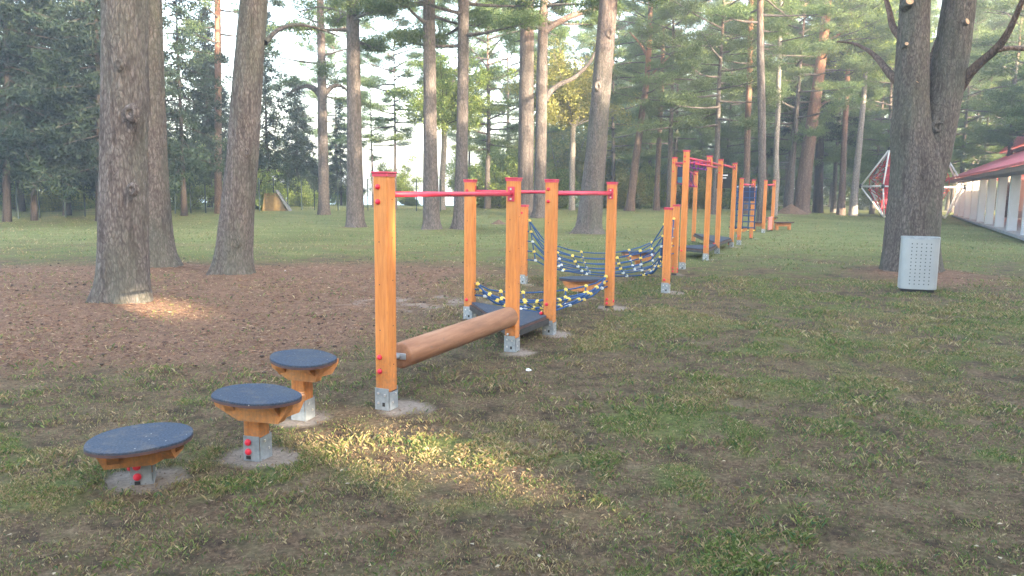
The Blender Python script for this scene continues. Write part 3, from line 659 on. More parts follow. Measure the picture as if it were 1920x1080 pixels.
# dark target board with nested white corner marks, hung by the last post
pb_ = local(r3, V3('K')); bo = MB().box((pb_.x-.30, pb_.y-.09, 2.02), (.44, .02, .46), bev=.004).build('target_board', M['black'], r3)
mk = MB(); bx = pb_.x-.30; by = pb_.y-.103
for k, (s_, t_) in enumerate(((.17, .035), (.09, .03))):
    x0 = bx-s_+.03; zt = 2.02+s_-.0
    mk.box((x0+(s_*1.5)/2, by, zt), (s_*1.5, .006, t_)); mk.box((x0+t_/2, by, zt-(s_*1.5)/2), (t_, .006, s_*1.5-t_-.003))
mk.build('corner_marks', M['white'], bo)
q = local(r3, V3('Q')); M['teal'] = plain('teal_board', (.03, .13, .17), .6, nscale=4, amt=.4); M['navy'] = plain('navy_board', (.02, .03, .08), .6)
so_ = MB().box((q.x+.22, q.y-.02, 2.19), (.26, .02, .26), bev=.004).build('side_board', M['navy'], r3); MB().box((q.x+.22, q.y-.02, 1.98), (.24, .018, .15), bev=.004).build('lower_board', M['teal'], so_)

# --- hanging ladder pair
r4 = empty('rope_ladder_frame', V3('L'), math.radians(-22.7))
tag(r4, 'pair of orange posts with a hanging blue rope ladder between them', 'climbing frame')
HL = 2.12
post(r4, V3('L'), HL, bolts=(1.95, 1.8, .3)); post(r4, V3('Mm'), HL, buried=True, bolts=(.14, .08))
bar(r4, V3('L', 1.93), V3('Mm', 1.93), .035); 
a_ = local(r4, V3('L')); b_ = local(r4, V3('Mm')); md = a_.lerp(b_, .42); mb = MB()
for k in range(4):
    x0 = md.x-.30+.2*k; mb.tube([(x0, md.y, 1.93), (x0, md.y, .42)], .022, 6)
for k in range(7): mb.tube([(md.x-.33, md.y, .5+.2*k), (md.x+.33, md.y, .5+.2*k)], .022, 6)
ld = mb.build('rope_ladder', M['rope'], r4)
MB().box((md.x, md.y, 1.62), (.52, .03, .46), bev=.004).build('navy_panel', M['navy'], ld)
for k in range(4): link('rope_clamp', clamp_mesh('paleclamp'), ld, (md.x-.30+.2*k, md.y, 1.86))
for k in range(4): link('rope_clamp', clamp_mesh('yellow'), ld, (md.x-.30+.2*k, md.y, .42))
r5 = empty('end_post_frame', V3('N'), math.radians(-27)); tag(r5, 'farthest pair of orange posts with short red bar and pink foot panel', 'climbing frame')
post(r5, V3('N'), HL, bolts=(1.95, 1.8)); post(r5, V3('O'), HL, buried=True, bolts=(.15,)); bar(r5, V3('N', 1.93), V3('O', 1.93), .035)
a_ = local(r5, V3('N')); b_ = local(r5, V3('O')); md = a_.lerp(b_, .6); M['salmon'] = plain('salmon_panel', (.62, .25, .22), .6)
MB().box((md.x+.05, md.y, .35), (.05, .9, .5), bev=.01).box((md.x+.05, md.y, .62), (.06, 1.0, .03)).build('foot_panel', M['salmon'], r5)

# --- long low beam benches beyond
def low_beam(p0, p1, h, label):
    r = empty('balance_beam', ((p0[0]+p1[0])/2, (p0[1]+p1[1])/2, p0[2]), math.atan2(p1[1]-p0[1], p1[0]-p0[0])); tag(r, label, 'beam')
    L = math.hypot(p1[0]-p0[0], p1[1]-p0[1]); MB().box((0, 0, h), (L, .34, .05), bev=.008).build('plank', M['edge'], r); MB().box((0, 0, h-.1), (L*.93, .09, .14), bev=.01).build('beam', M['beam'], r)
    for s in (-1, 1): MB().box((s*L*.38, 0, (h-.17)/2), (.12, .12, h-.17), bev=.01).build('leg', M['beam'], r)
low_beam(gp(1452, 432), gp(1483, 431), .33, 'low dark topped beam running right from the last pair of orange posts')
low_beam(gp(1411, 433), gp(1434, 434), .36, 'low dark topped beam between the rope ladder posts and the last pair of posts')
low_beam(gp(1427, 412), gp(1456, 412), .10, 'short dark beam low on the ground behind the last pair of orange posts')

# --- stepping tables, board outlines traced and laid out flat at their real height
def z1px(off, sc, pts): return [(off[0]+p[0]/sc, off[1]+p[1]/sc) for p in pts]
OUT = [z1px((100, 560), 2.7, o_) for o_ in (
 [(150, 750), (165, 720), (230, 682), (330, 652), (450, 632), (560, 623), (650, 628), (700, 645), (712, 668), (690, 700), (620, 730), (500, 758), (380, 778), (270, 784), (190, 776), (155, 763)],
 [(797, 482), (830, 455), (900, 436), (1010, 426), (1110, 430), (1190, 448), (1250, 472), (1262, 490), (1235, 508), (1150, 527), (1040, 535), (930, 528), (840, 510), (800, 495)],
 [(1093, 292), (1110, 270), (1180, 258), (1270, 252), (1330, 256), (1390, 270), (1435, 290), (1438, 300), (1400, 322), (1320, 340), (1230, 342), (1150, 330), (1100, 308)])]
def on_z(px, py, z):
    d = ray(px, py); t = (z-EYE)/d[2]; return np.array([0, 0, EYE])+d*t
def smooth_loop(ps, it=2):
    for _ in range(it):
        q = []
        for i in range(len(ps)):
            a_, b_ = np.array(ps[i]), np.array(ps[(i+1) % len(ps)]); q += [a_*.75+b_*.25, a_*.25+b_*.75]
        ps = q
    return ps
SL = ['lowest stepping table with a dark oval board, in front at the far left', 'middle stepping table with a dark board standing between the lowest and the tallest one', 'tallest stepping table with a dark round board, beside the front orange post']
def arms(root, top_z, specs, th=.075):
    """tapered support planks under the board: (cx, cy, angle, length top, length bottom, depth)"""
    for (cx, cy, an, lt, lb, dp, off) in specs:
        mb = MB(); x0, x1 = -lt/2, lt/2; b0, b1 = off-lb/2, off+lb/2
        k = .12*lt
        prof = [(x0, 0), (x1, 0), (x1-.01, -dp*.38), (b1, -dp), (b0, -dp), (x0+.01, -dp*.38)]
        vs = [(p[0], -th/2, p[1]) for p in prof]+[(p[0], th/2, p[1]) for p in prof]; n = 6
        fs = [tuple(range(n)), tuple(range(2*n-1, n-1, -1))]+[(i, i+n, (i+1) % n+n, (i+1) % n) for i in range(n)]
        mb.add(vs, fs); mb.build('support_arm', M['beam'], root, (cx, cy, top_z), (0, 0, an))
PH = [.30, .435, .475]
SPEC = [dict(b=0, ang=math.radians(20)), dict(b=1, ang=math.radians(-14)), dict(b=2, ang=math.radians(-18))]
for i in range(3):
    P = STEPS[i]; rz = SPEC[i]['ang']; r = empty('stepping_table', P, rz); tag(r, SL[i], 'stepping table', 'stepping tables in front of the orange posts')
    h = PH[i]; ol = [local(r, on_z(px, py, h+P[2])) for px, py in OUT[i]]; ol = smooth_loop([(p.x, p.y) for p in ol])
    if (ol[1][0]-ol[0][0])*(ol[2][1]-ol[1][1])-(ol[1][1]-ol[0][1])*(ol[2][0]-ol[1][0]) < 0: ol = ol[::-1]
    o = MB().prism([(p[0], p[1]) for p in ol], h-.014, h, .003).build('rubber_top', M['rubber'], r); MB().prism([(p[0], p[1]) for p in ol], h-.030, h-.0145).build('board_edge', M['edge'], o)
    cx = sum(p[0] for p in ol)/len(ol); cy = sum(p[1] for p in ol)/len(ol); cx = (max(p[0] for p in ol)+min(p[0] for p in ol))/2; cy = (max(p[1] for p in ol)+min(p[1] for p in ol))/2; W = (max(p[0] for p in ol)-min(p[0] for p in ol))*(.86 if i == 2 else 1); D = max(p[1] for p in ol)-min(p[1] for p in ol)
    ht = h-.031
    post_h = MB().box((0, 0, ht/2+.03), (.115, .115, ht-.06), bev=.008).build('post', M['wood'], r)
    print('TABLE', i, round(cx, 2), round(cy, 2), round(W, 2), round(D, 2))
    arms(r, ht, [(cx*.8, -.0985, 0, W*.86, W*.46, .13, .05 if i else -.06), (cx*.8, .0985, 0, W*.74, W*.40, .125, 0)])
    arms(r, ht-.001, [(W*.30+cx, cy*.6, math.radians(78), min(D, .5)*.62, .16, .10, 0), (-W*.28+cx, cy*.6, math.radians(98), min(D, .5)*.6, .16, .10, 0)], .06)
    s = MB(); s.box((0, -.0625, .075), (.11, .006, .16)); s.box((0, .0625, .075), (.11, .006, .16)); s.box((.0625, 0, .07), (.006, .125, .155)); s.box((0, 0, .012), (.12, .12, .02)); s.build('steel_shoe', M['galv'], post_h)
    if i < 2:
        for zz in (.055, .115): cap_bolt(post_h, -.02, -.0665, zz, 'f', 'redcap', .022)
        MB().box((-.02, -.068, .018), (.03, .004, .02)).build('shoe_slot', M['black'], post_h)
    if i == 0: cap_bolt(post_h, -.0585, -.02, .10, 'l', 'redcap', .022)
    if i == 2: cap_bolt(post_h, -.0585, -.02, .05, 'l', 'redcap', .022)
    for q_ in ((.068, -.02, .12), (.068, .025, .06)): link('shoe_bolt', cached('sbolt', None), post_h, q_, (0, 0, math.pi/2))
    MB().box((-.0, -.0, ht-.16), (.123, .006, .006)).build('bolt_rod', M['black'], post_h)
def far_table(P, h, R, rz, label, arm=True):
    r = empty('stepping_table', P, rz); tag(r, label, 'stepping table', 'stepping tables behind the nets')
    ol = smooth_loop([(R*math.cos(t*math.pi/4)*(1+.12*math.sin(2*t)), R*.72*math.sin(t*math.pi/4)) for t in range(8)])
    o = MB().prism(ol, h-.02, h, .004).build('rubber_top', M['rubber'], r); MB().prism(ol, h-.045, h-.0205).build('board_edge', M['edge'], o)
    post_h = MB().box((0, 0, (h-.05)/2+.02), (.12, .12, h-.07), bev=.008).build('post', M['wood'], r)
    arms(r, h-.046, [(0, -.12, 0, R*1.7, R*.9, .15, 0), (0, .12, 0, R*1.7, R*.9, .15, 0)])
    MB().box((0, 0, .06), (.13, .13, .12), bev=.004).build('steel_shoe', M['galv'], post_h)
far_table(STEPS[3], .33, .35, 0, 'stepping table with dark board seen between the two orange posts by the small net')
far_table(STEPS[4], .42, .37, .1, 'stepping table with dark board seen through the large blue net')
far_table(gp(1384, 446), .42, .36, 0, 'stepping table half hidden behind the tall frame and the rope ladder posts')

# ------------------------------------------------------------------ litter bin
BP = gp(1718, 549); rb = empty('litter_bin', BP, math.radians(-20)); tag(rb, 'grey perforated metal litter bin standing in front of the twin-stemmed pine', 'litter bin')
ol = []
for k in range(40):
    t = 2*math.pi*k/40; c, s = math.cos(t), math.sin(t); ex = 2/3.4
    ol.append((.295*math.copysign(abs(c)**ex, c), .21*math.copysign(abs(s)**ex, s)))
mb = MB(); n = len(ol); zs = [(.075, .97), (.085, 1), (.93, 1.0), (.945, 1.0)]
vs = [(p[0]*k, p[1]*k, z) for z, k in zs for p in ol]+[(p[0]*.95, p[1]*.95, .945) for p in ol]+[(p[0]*.95, p[1]*.95, .55) for p in ol]
fs = [(i*n+k, i*n+(k+1) % n, (i+1)*n+(k+1) % n, (i+1)*n+k) for i in range(5) for k in range(n)]+[tuple(5*n+k for k in range(n))]
mb.add(vs, fs, False); body = mb.build('body', M['binmetal'], rb)
mb = MB(); vs = [(p[0]*k, p[1]*k, z) for z, k in ((.93, 1.012), (.965, 1.012), (.965, .93), (.93, .93)) for p in ol]
fs = [(i*n+k, i*n+(k+1) % n, ((i+1) % 4)*n+(k+1) % n, ((i+1) % 4)*n+k) for i in range(4) for k in range(n)]; mb.add(vs, fs, False).build('rim', M['galv'], rb)
def front_y(x): return -.21*(1-min(1, abs(x/.295))**3.4)**(1/3.4)
pf = MB().add([(.0095*math.cos(6.283*k/8), 0, .0095*math.sin(6.283*k/8)) for k in range(8)], [tuple(range(8))]).mesh('perforation', M['black'])
for c in range(5):
    for rr in range(12):
        x = -.145+.0725*c; z = .17+.062*rr; link('perforation', pf, body, (x, front_y(x)-.0025, z), (0, 0, math.atan2(front_y(x+.01)-front_y(x-.01), .02)))
mb = MB().prism([(p[0]*.9, p[1]*.9) for p in ol], .03, .074); mb.build('base', M['black'], rb)
for sx in (-.17, .17): MB().box((sx, -.14, .03), (.02, .02, .10)).box((sx, .14, .03), (.02, .02, .10)).build('foot', M['galv'], rb)

# ------------------------------------------------------------------ pieces of litter
def scrap(P, s, mat, label, name='paper_scrap'):
    rr = random.Random(int(P[0]*100)); vs = []; n = 7
    for l, q in enumerate((.2, 1, .8, .15)):
        for k in range(n): t = 6.283*k/n; e = q*(.7+.6*rr.random()); vs.append((s*e*math.cos(t), s*e*.7*math.sin(t), s*.35*l+s*.2*rr.random()))
    fs = [(i*n+k, i*n+(k+1) % n, (i+1)*n+(k+1) % n, (i+1)*n+k) for i in range(3) for k in range(n)]+[tuple(3*n+k for k in range(n))]
    o = MB().add(vs, fs).build(name, M[mat], None, (P[0], P[1], P[2]+.004)); tag(o, label, 'litter'); return o
sc_ = scrap(gp(991, 699), .028, 'white', 'crumpled white paper scrap on the bare soil in front of the second post')
scrap(gp(964, 513)+np.array([0, 0, .0]), .03, 'white', 'tiny white scrap in the grass beyond the rear short post')
scrap(gp(535, 511), .03, 'white', 'tiny white scrap on the needles right of the leaning pine')

# ------------------------------------------------------------------ soil heaps
def heap(P, rx, ry, h, label, mat, seed):
    n = 26; m_ = 9; vs = []; rr = np.random.RandomState(seed)
    for i in range(m_+1):
        q = i/m_
        for k in range(n):
            t = 6.283*k/n; e = q*(1+.16*(vn(np.array([math.cos(t)*2+seed+5]), np.array([math.sin(t)*2+9.]))[0]-.5))
            z = h*(1-q)**1.0*(1-.25*q) + h*.10*(rr.rand()-.5)*(q < .95)*(q > 0); vs.append((rx*e*math.cos(t), ry*e*math.sin(t), z-.02*q))
    fs = [((i*n+k), (i+1)*n+k, (i+1)*n+(k+1) % n, i*n+(k+1) % n) for i in range(m_) for k in range(n)]
    o = MB().add(vs, fs, False).build('soil_heap', mat, None, P); tag(o, label, 'soil heap')
M['soilheap'] = plain('heaped_soil', (.13, .085, .06), .95, nscale=14, amt=.5, bump=.8)
heap(gp(1483, 401), 1.1, 1.0, .62, 'brown heap of earth left of the tall leaning pine', M['soilheap'], 3)
heap(gp(935, 420), .42, .4, .20, 'small mound of brown earth on the lawn behind the second post', M['soilheap'], 4)
# ------------------------------------------------------------------ trees
def rough_tube(path, radii, n, seed, flare=0.0, amp=.06, rings_per=.18):
    """smooth path through points, irregular cross-section; returns V, F arrays"""
    P = np.array(path, float); R = np.array(radii, float); r = np.random.RandomState(seed)
    seg = np.linalg.norm(np.diff(P, axis=0), axis=1); s = np.concatenate([[0], np.cumsum(seg)]); m_ = max(6, int(s[-1]/rings_per)); t = np.linspace(0, s[-1], m_)
    # smooth interpolation
    Q = np.stack([np.interp(t, s, P[:, i]) for i in range(3)], 1); rad = np.interp(t, s, R)
    for _ in range(3):
        Q[1:-1] = (Q[:-2]+2*Q[1:-1]+Q[2:])/4
    T = np.gradient(Q, axis=0); T /= np.linalg.norm(T, axis=1)[:, None]
    a = np.cross(T, np.array([0.12, 1, 0.03])); a /= np.linalg.norm(a, axis=1)[:, None]; b = np.cross(T, a)
    th = np.linspace(0, 2*np.pi, n, endpoint=False); so_ = r.rand()*50
    TH, TT = np.meshgrid(th, t); 
    nz = fbm(np.cos(TH)*1.6+so_, np.sin(TH)*1.6+TT*.35+so_, 4)-.5
    fi = fbm(np.cos(TH)*6+so_, np.sin(TH)*6+TT*2.2+so_, 3)-.5
    rr = rad[:, None]*(1+nz*amp*4+fi*amp*1.6)
    if flare > 0:
        lob = (np.maximum(0, np.cos(TH*3+so_))+.6*np.maximum(0, np.cos(TH*5+so_*2)))
        rr = rr*(1+flare*np.exp(-(TT/.28)**1.2)*(.25+.75*lob))
    V = Q[:, None, :]+a[:, None, :]*(np.cos(TH)*rr)[:, :, None]+b[:, None, :]*(np.sin(TH)*rr)[:, :, None]
    V = V.reshape(-1, 3); i = np.arange(m_-1)[:, None]*n; k = np.arange(n)[None, :]; k2 = (k+1) % n
    F = np.stack([i+k, i+k2, i+n+k2, i+n+k], -1).reshape(-1, 4); return V, F
def join(parts):
    V = []; F = []; o = 0
    for v, f in parts: V.append(v); F.append(f+o); o += len(v)
    return np.concatenate(V), np.concatenate(F)
def limb(p0, d, L, r0, seed, droop=-.05, n=6, wob=.12):
    r = np.random.RandomState(seed); d = np.array(d, float); d /= np.linalg.norm(d); pts = [np.array(p0, float)]; rad = [r0]; st = 6
    for k in range(st):
        d = d+np.array([r.randn()*wob, r.randn()*wob, r.randn()*wob*.6+droop]); d /= np.linalg.norm(d); pts.append(pts[-1]+d*L/st); rad.append(r0*(1-.85*(k+1)/st))
    return pts, rad
def clump_cards(cen, rad, cnt, L, W, r, up=.2):
    """needle or leaf shaped quads spread through clumps"""
    N = len(cen)*cnt; c = np.repeat(cen, cnt, 0); q = r.randn(N, 3)*np.repeat(rad, cnt, 0)*.55
    pos = c+q; d = r.randn(N, 3); d[:, 2] += up; d /= np.linalg.norm(d, axis=1)[:, None]; s = np.cross(d, r.randn(N, 3)); s /= np.linalg.norm(s, axis=1)[:, None]
    l = (L*(.6+.8*r.rand(N)))[:, None]; w_ = (W*(.6+.8*r.rand(N)))[:, None]
    V = np.stack([pos-d*l/2, pos+s*w_/2, pos+d*l/2, pos-s*w_/2], 1).reshape(-1, 3); F = np.arange(N*4).reshape(-1, 4); return V, F
def pine_crown(seed, H=9, R=3.2, nb=26, cnt=150, L=.17, W=.035, low=.0, side=None, dens=1.0, crad=.42):
    r = np.random.RandomState(seed); br = []; cen = []; rad = []
    for k in range(nb):
        f = low+(1-low)*(k+.5)/nb; z = H*f; az = k*2.399+r.rand()*.8
        if side is not None and r.rand() < .5: az = side+r.randn()*.8
        prof = math.sin(math.pi*min(1, .22+.78*f))**.7*(.75+.5*r.rand()); Lb = R*prof
        d0 = np.array([math.cos(az), math.sin(az), .05+.55*f-.18*(1-f)]); pts, rd = limb((0, 0, z), d0, Lb, .05+.03*(1-f), seed*100+k, .02)
        br.append(rough_tube(pts, rd, 5, k, amp=.02, rings_per=.35))
        for j in range(int(5*dens)+1):
            t = .35+.65*r.rand()**.7; i = min(5, int(t*6)); p = pts[i]+(pts[i+1]-pts[i])*(t*6-i); e = np.array([r.randn(), r.randn(), r.randn()*.25+.12]); e /= np.linalg.norm(e); l2 = Lb*.30*(1.15-t)+.35
            q2, r2 = limb(p, e*.8+d0*.6, l2, .018, seed*999+k*17+j, .03); br.append(rough_tube(q2[::2], r2[::2], 4, j, amp=0, rings_per=.5))
            for tt in (.5, 1.0):
                i2 = int(tt*6); cen.append(q2[min(6, i2)]+np.array([0, 0, .08])); rad.append([crad*(.6+.7*r.rand()), crad*(.6+.7*r.rand()), crad*.42*(.6+.7*r.rand())])
    cv, cf = clump_cards(np.array(cen), np.array(rad), cnt, L, W, r, .3)
    bv, bf = join(br); return (cv, cf), (bv, bf)
def spruce_crown(seed, H=14, R=3.4, nb=70, cnt=46, L=.26, W=.07, low=.06):
    r = np.random.RandomState(seed); br = []; cen = []; rad = []
    for k in range(nb):
        f = low+(1-low)*(k+.5)/nb; z = H*f; az = k*2.399+r.rand()*.7; Lb = R*(1-f)**.8*(.7+.5*r.rand())+.3
        pts, rd = limb((0, 0, z), (math.cos(az), math.sin(az), .05-.35*(1-f)), Lb, .05, seed*77+k, -.03, wob=.06); br.append(rough_tube(pts, rd, 4, k, amp=0, rings_per=.6))
        m_ = max(3, int(Lb*3.2))
        for j in range(m_):
            t = .15+.85*(j+r.rand())/m_; i = min(5, int(t*6)); p = pts[i]+(pts[i+1]-pts[i])*(t*6-i)
            wv = .45*(1.15-t)*Lb*.5+.12; cen.append(p+np.array([r.randn()*wv*.6, r.randn()*wv*.6, -.12-.2*r.rand()])); rad.append([.34, .34, .26])
    cv, cf = clump_cards(np.array(cen), np.array(rad), cnt, L, W, r, -.6)
    bv, bf = join(br); return (cv, cf), (bv, bf)
def leafy(seed, H=3.5, R=1.8, nb=16, cnt=110, L=.13, W=.09, z0=.1, crad=.42):
    r = np.random.RandomState(seed); br = []; cen = []; rad = []
    for k in range(nb):
        az = r.rand()*6.283; el = .35+1.1*r.rand(); d0 = (math.cos(az)*math.cos(el), math.sin(az)*math.cos(el), math.sin(el)); Lb = (R*math.cos(el)+H*math.sin(el))*(.55+.45*r.rand())
        pts, rd = limb((0, 0, z0*H), d0, Lb, .045, seed*31+k, .0); br.append(rough_tube(pts, rd, 4, k, amp=0, rings_per=.5))
        for j in range(7):
            t = .3+.7*r.rand(); i = min(5, int(t*6)); p = pts[i]; cen.append(p+r.randn(3)*.22*R*.5); rad.append([crad*(.6+.8*r.rand())]*2+[crad*.7])
    cv, cf = clump_cards(np.array(cen), np.array(rad), cnt, L, W, r, 0)
    bv, bf = join(br); return (cv, cf), (bv, bf)
LIB = {}
def lib(kind):
    if kind in LIB: return LIB[kind]
    if kind.startswith('pine'):
        k = int(kind[4:]); c, b = pine_crown(10+k, H=[9, 11, 8, 12][k % 4], R=[3.3, 3.8, 4.2, 3.0][k % 4], nb=[26, 30, 22, 34][k % 4], cnt=120); lm, bm = 'needle', 'barkfar'
    elif kind.startswith('low'):   # pine with boughs hanging low
        k = int(kind[3:]); c, b = pine_crown(50+k, H=14, R=[3.8, 4.3, 3.5][k % 3], nb=[38, 42, 42][k % 3], cnt=130, low=.02, crad=.5); lm, bm = 'needle', 'barkfar'
    elif kind.startswith('thin'):
        k = int(kind[4:]); c, b = pine_crown(70+k, H=10, R=3.6, nb=20, cnt=130, dens=.8, crad=.5); lm, bm = 'needle', 'barkfar'
    elif kind.startswith('spruce'):
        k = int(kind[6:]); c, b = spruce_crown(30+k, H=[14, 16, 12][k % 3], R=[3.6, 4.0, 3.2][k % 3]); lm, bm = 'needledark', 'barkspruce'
    elif kind.startswith('yel'): c, b = leafy(90+int(kind[3:]), H=6.5, R=3.0, nb=26, cnt=100, L=.17, W=.12, crad=.55); lm, bm = 'leafyellow', 'barkpale'
    elif kind.startswith('rust'): c, b = leafy(95+int(kind[4:]), H=4.5, R=2.0, nb=18, cnt=90, L=.17, W=.12, crad=.5); lm, bm = 'leafrust', 'barkpale'
    elif kind.startswith('gre'): c, b = leafy(80+int(kind[3:]), H=6.0, R=3.2, nb=28, cnt=110, L=.17, W=.11, crad=.55); lm, bm = 'leafgreen', 'barkspruce'
    elif kind.startswith('bush'): c, b = leafy(60+int(kind[4:]), H=2.6, R=2.0, nb=20, cnt=120, L=.13, W=.09, crad=.38, z0=.02); lm, bm = ('leafgreen', 'leafyellow', 'leafgreen')[int(kind[4:]) % 3], 'barkspruce'
    LIB[kind] = (npmesh('crown', c[0], c[1], M[lm]), npmesh('boughs', b[0], b[1], M[bm], True)); return LIB[kind]
def add_crown(root, kind, z, s, rz=0, off=(0, 0), sz=None, part='crown'):
    c, b = lib(kind); sz = sz or s
    for nme, me in ((part, c), ('boughs', b)):
        o = link(nme, me, root, (off[0], off[1], z), (0, 0, rz)); o.scale = (s, s, sz)
def tree_at(name, base, pts, mat, label, extra=(), top=14.0, crown=None, cz=6.5, cs=1.0, rz=0, n=28, flare=.35, amp=.05, seed=1, group=None, cat='tree', zoff=0):
    """pts: pixel axis points with widths, all standing at the base's distance"""
    Y = base[1]; W_ = trunk_world(pts, Y); root = empty(name, base); tag(root, label, cat, group)
    path = [p-base for p, r in W_]; rad = [r for p, r in W_]
    path[0] = path[0].copy(); path[0][2] = -.08
    d = path[-1]-path[-2]; d /= np.linalg.norm(d); L = max(0.5, (top-path[-1][2])); d2 = np.array([d[0]*.5, d[1]*.5, 1]); 
    path.append(path[-1]+d2*L*.5); rad.append(rad[-1]*.72); path.append(path[-1]+d2*L*.5); rad.append(rad[-2]*.22)
    parts = [rough_tube(path, rad, n, seed, flare, amp)]
    for (p0, pts2, rads) in extra:
        q = [np.array([at(x, y, Y+dy)][0])-base for x, y, dy in pts2]; parts.append(rough_tube(q, [w_*Y/FPX/2 for w_ in rads], 12, seed+len(parts), 0, .05))
    V, F = join(parts); link('trunk', npmesh('trunk', V, F, M[mat], True), root)
    if crown: add_crown(root, crown, cz, cs, rz, off=(path[-2][0]*.9, 0))
    return root
lb = lambda p: p
big = {}
CR = {'T1': ('pine0', 7.5, 1.1, 0), 'T1b': ('pine1', 7.5, 1.0, 1), 'T2': ('pine2', 7.5, 1.1, 2), 'T4': ('pine0', 7.3, 1.1, .5), 'T5': ('pine3', 7.4, 1.1, 1.5), 'T6': ('pine1', 7.0, 1.1, 3),
      'T7': ('pine1', 9.0, 1.0, 2), 'T8': ('pine2', 9.0, 1.0, 4), 'T9': ('pine0', 8.5, 1.1, 5), 'T10': ('low0', 8, .9, 1)}
EX = {
 'T8': [(None, [(1019, 62, 0), (1040, 44, .3), (1075, 28, .8), (1105, 20, 1.2), (1150, 0, 1.8), (1200, -40, 2)], [12, 11, 10, 10, 8, 4]), (None, [(1022, 190, 0), (1030, 172, .4), (1048, 158, .9), (1075, 148, 1.5), (1105, 120, 2), (1125, 80, 2.5)], [12, 11, 9, 8, 6, 3])],
 'T2': [(None, [(497, 80, 0), (520, 55, .8), (550, 45, 1.5), (590, 50, 2.2), (640, 70, 3)], [10, 8, 7, 5, 3])],
 'T4': [(None, [(672, 40, 0), (640, 20, 1), (600, 12, 2), (560, 22, 3)], [7, 5, 4, 2])],
 'T10': [(None, [(1530, 205, 0), (1548, 190, .3), (1580, 184, .8)], [6, 4, 2]), (None, [(1540, 130, 0), (1505, 120, .6), (1460, 118, 1.2)], [6, 4, 2]), (None, [(1548, 80, 0), (1580, 60, 0), (1610, 50, 0)], [6, 4, 2])],
}
for i, (nme, b, pts, bk, lab) in enumerate(TR):
    ck = CR[nme]; base = gp(*b); H_ = 17 if base[1] < 20 else 19
    tree_at('pine_tree', base, pts, bk, lab, EX.get(nme, ()), top=H_, crown=ck[0], cz=ck[1], cs=ck[2], rz=ck[3], n=44 if base[1] < 20 else 26, flare=.36, amp=.045 if base[1] < 20 else .03, seed=20+i)
# knots and old scars on the nearest trunks are lumps in the bark
MC = [('thin1', 5.8, .8), ('thin0', 8, .8), ('gre0', 4.5, .8), ('yel0', 4.5, .9), ('low1', 6, .8), ('low2', 5.5, .6), ('low0', 7, .8), ('pine1', 9, .9), ('thin1', 8, .7), ('spruce1', 5, .8), ('low1', 8, .8), ('gre0', 9, 1.0), ('spruce0', 1.6, 1.0), ('spruce1', 1.7, .9), ('spruce2', 1.5, 1.0)]
EXM = {0: [(None, [(605, 185, 0), (590, 165, .5), (572, 160, 1), (540, 175, 1.5)], [13, 11, 8, 4]), (None, [(606, 180, 0), (622, 160, .3), (640, 158, .6), (655, 175, 1)], [12, 8, 6, 3])],
       2: [(None, [(832, 215, 0), (822, 170, .2), (818, 120, .4), (812, 80, .6)], [8, 6, 5, 3]), (None, [(833, 200, 0), (848, 165, .2), (855, 130, .3), (870, 110, .4)], [7, 6, 4, 2])],
       3: [(None, [(1075, 200, 0), (1066, 160, .2), (1058, 130, .3), (1050, 90, .3)], [8, 7, 5, 3]), (None, [(1074, 215, 0), (1088, 190, .2), (1094, 150, .3), (1100, 100, .3)], [8, 7, 5, 3])],
       4: [(None, [(1213, 150, 0), (1235, 125, .3), (1262, 100, .6)], [6, 4, 2]), (None, [(1216, 110, 0), (1200, 80, .3), (1180, 60, .5)], [6, 4, 2])]}
for i, (b, pts, bk, lab, dist) in enumerate(MIN):
    base = gp(b[0], b[1]); k = dist/base[1]
    base = at(b[0], b[1], dist); base[2] = float(zg(base[0], base[1]))
    kind = MC[i]; nm = 'birch_tree' if i == 11 else ('spruce_tree' if kind[0] and kind[0].startswith('spruce') else ('leafy_tree' if bk == 'barkpale' else 'pine_tree'))
    tp = {2: 7, 3: 9, 8: 15}.get(i, 16)
    r_ = tree_at(nm, base, pts, bk, lab, EXM.get(i, ()), top=tp, crown=kind[0], cz=kind[1], cs=kind[2], rz=i, n=14, flare=.2, amp=.03, seed=60+i)

# healed branch scars on the nearest trunks
def knot_on(root, px, py, Y, R, mat='bark'):
    p = Vector(at(px, py, Y)-np.array(root.location)); n = 16
    prof = ((R*1.5, R*.75), (R*1.1, R*.12), (R*.8, -R*.12), (R*.55, R*.05), (R*.3, R*.4), (.001, R*.5))
    vs = [(p.x+rr*math.cos(6.283*k/n)*(1+.12*math.sin(3*k)), p.y+h, p.z+rr*1.25*math.sin(6.283*k/n)*(1+.1*math.cos(2*k))) for rr, h in prof for k in range(n)]
    MB().add(vs, [(i*n+k, i*n+(k+1) % n, (i+1)*n+(k+1) % n, (i+1)*n+k) for i in range(5) for k in range(n)], True).build('knot', M[mat], root)
for ti, lst in ((0, [(243, 212, .36, .075), (247, 355, .38, .055), (222, 120, .36, .04)]), (2, [(440, 455, .30, .08), (462, 285, .25, .045)]), (8, [(1143, 62, .38, .12), (1121, 162, .4, .1)])):
    rt = [o for o in COL.objects if o.get('label') == TR[ti][4]][0]
    for (x_, y_, dy_, R_) in lst: knot_on(rt, x_, y_, rt.location.y-dy_, R_)
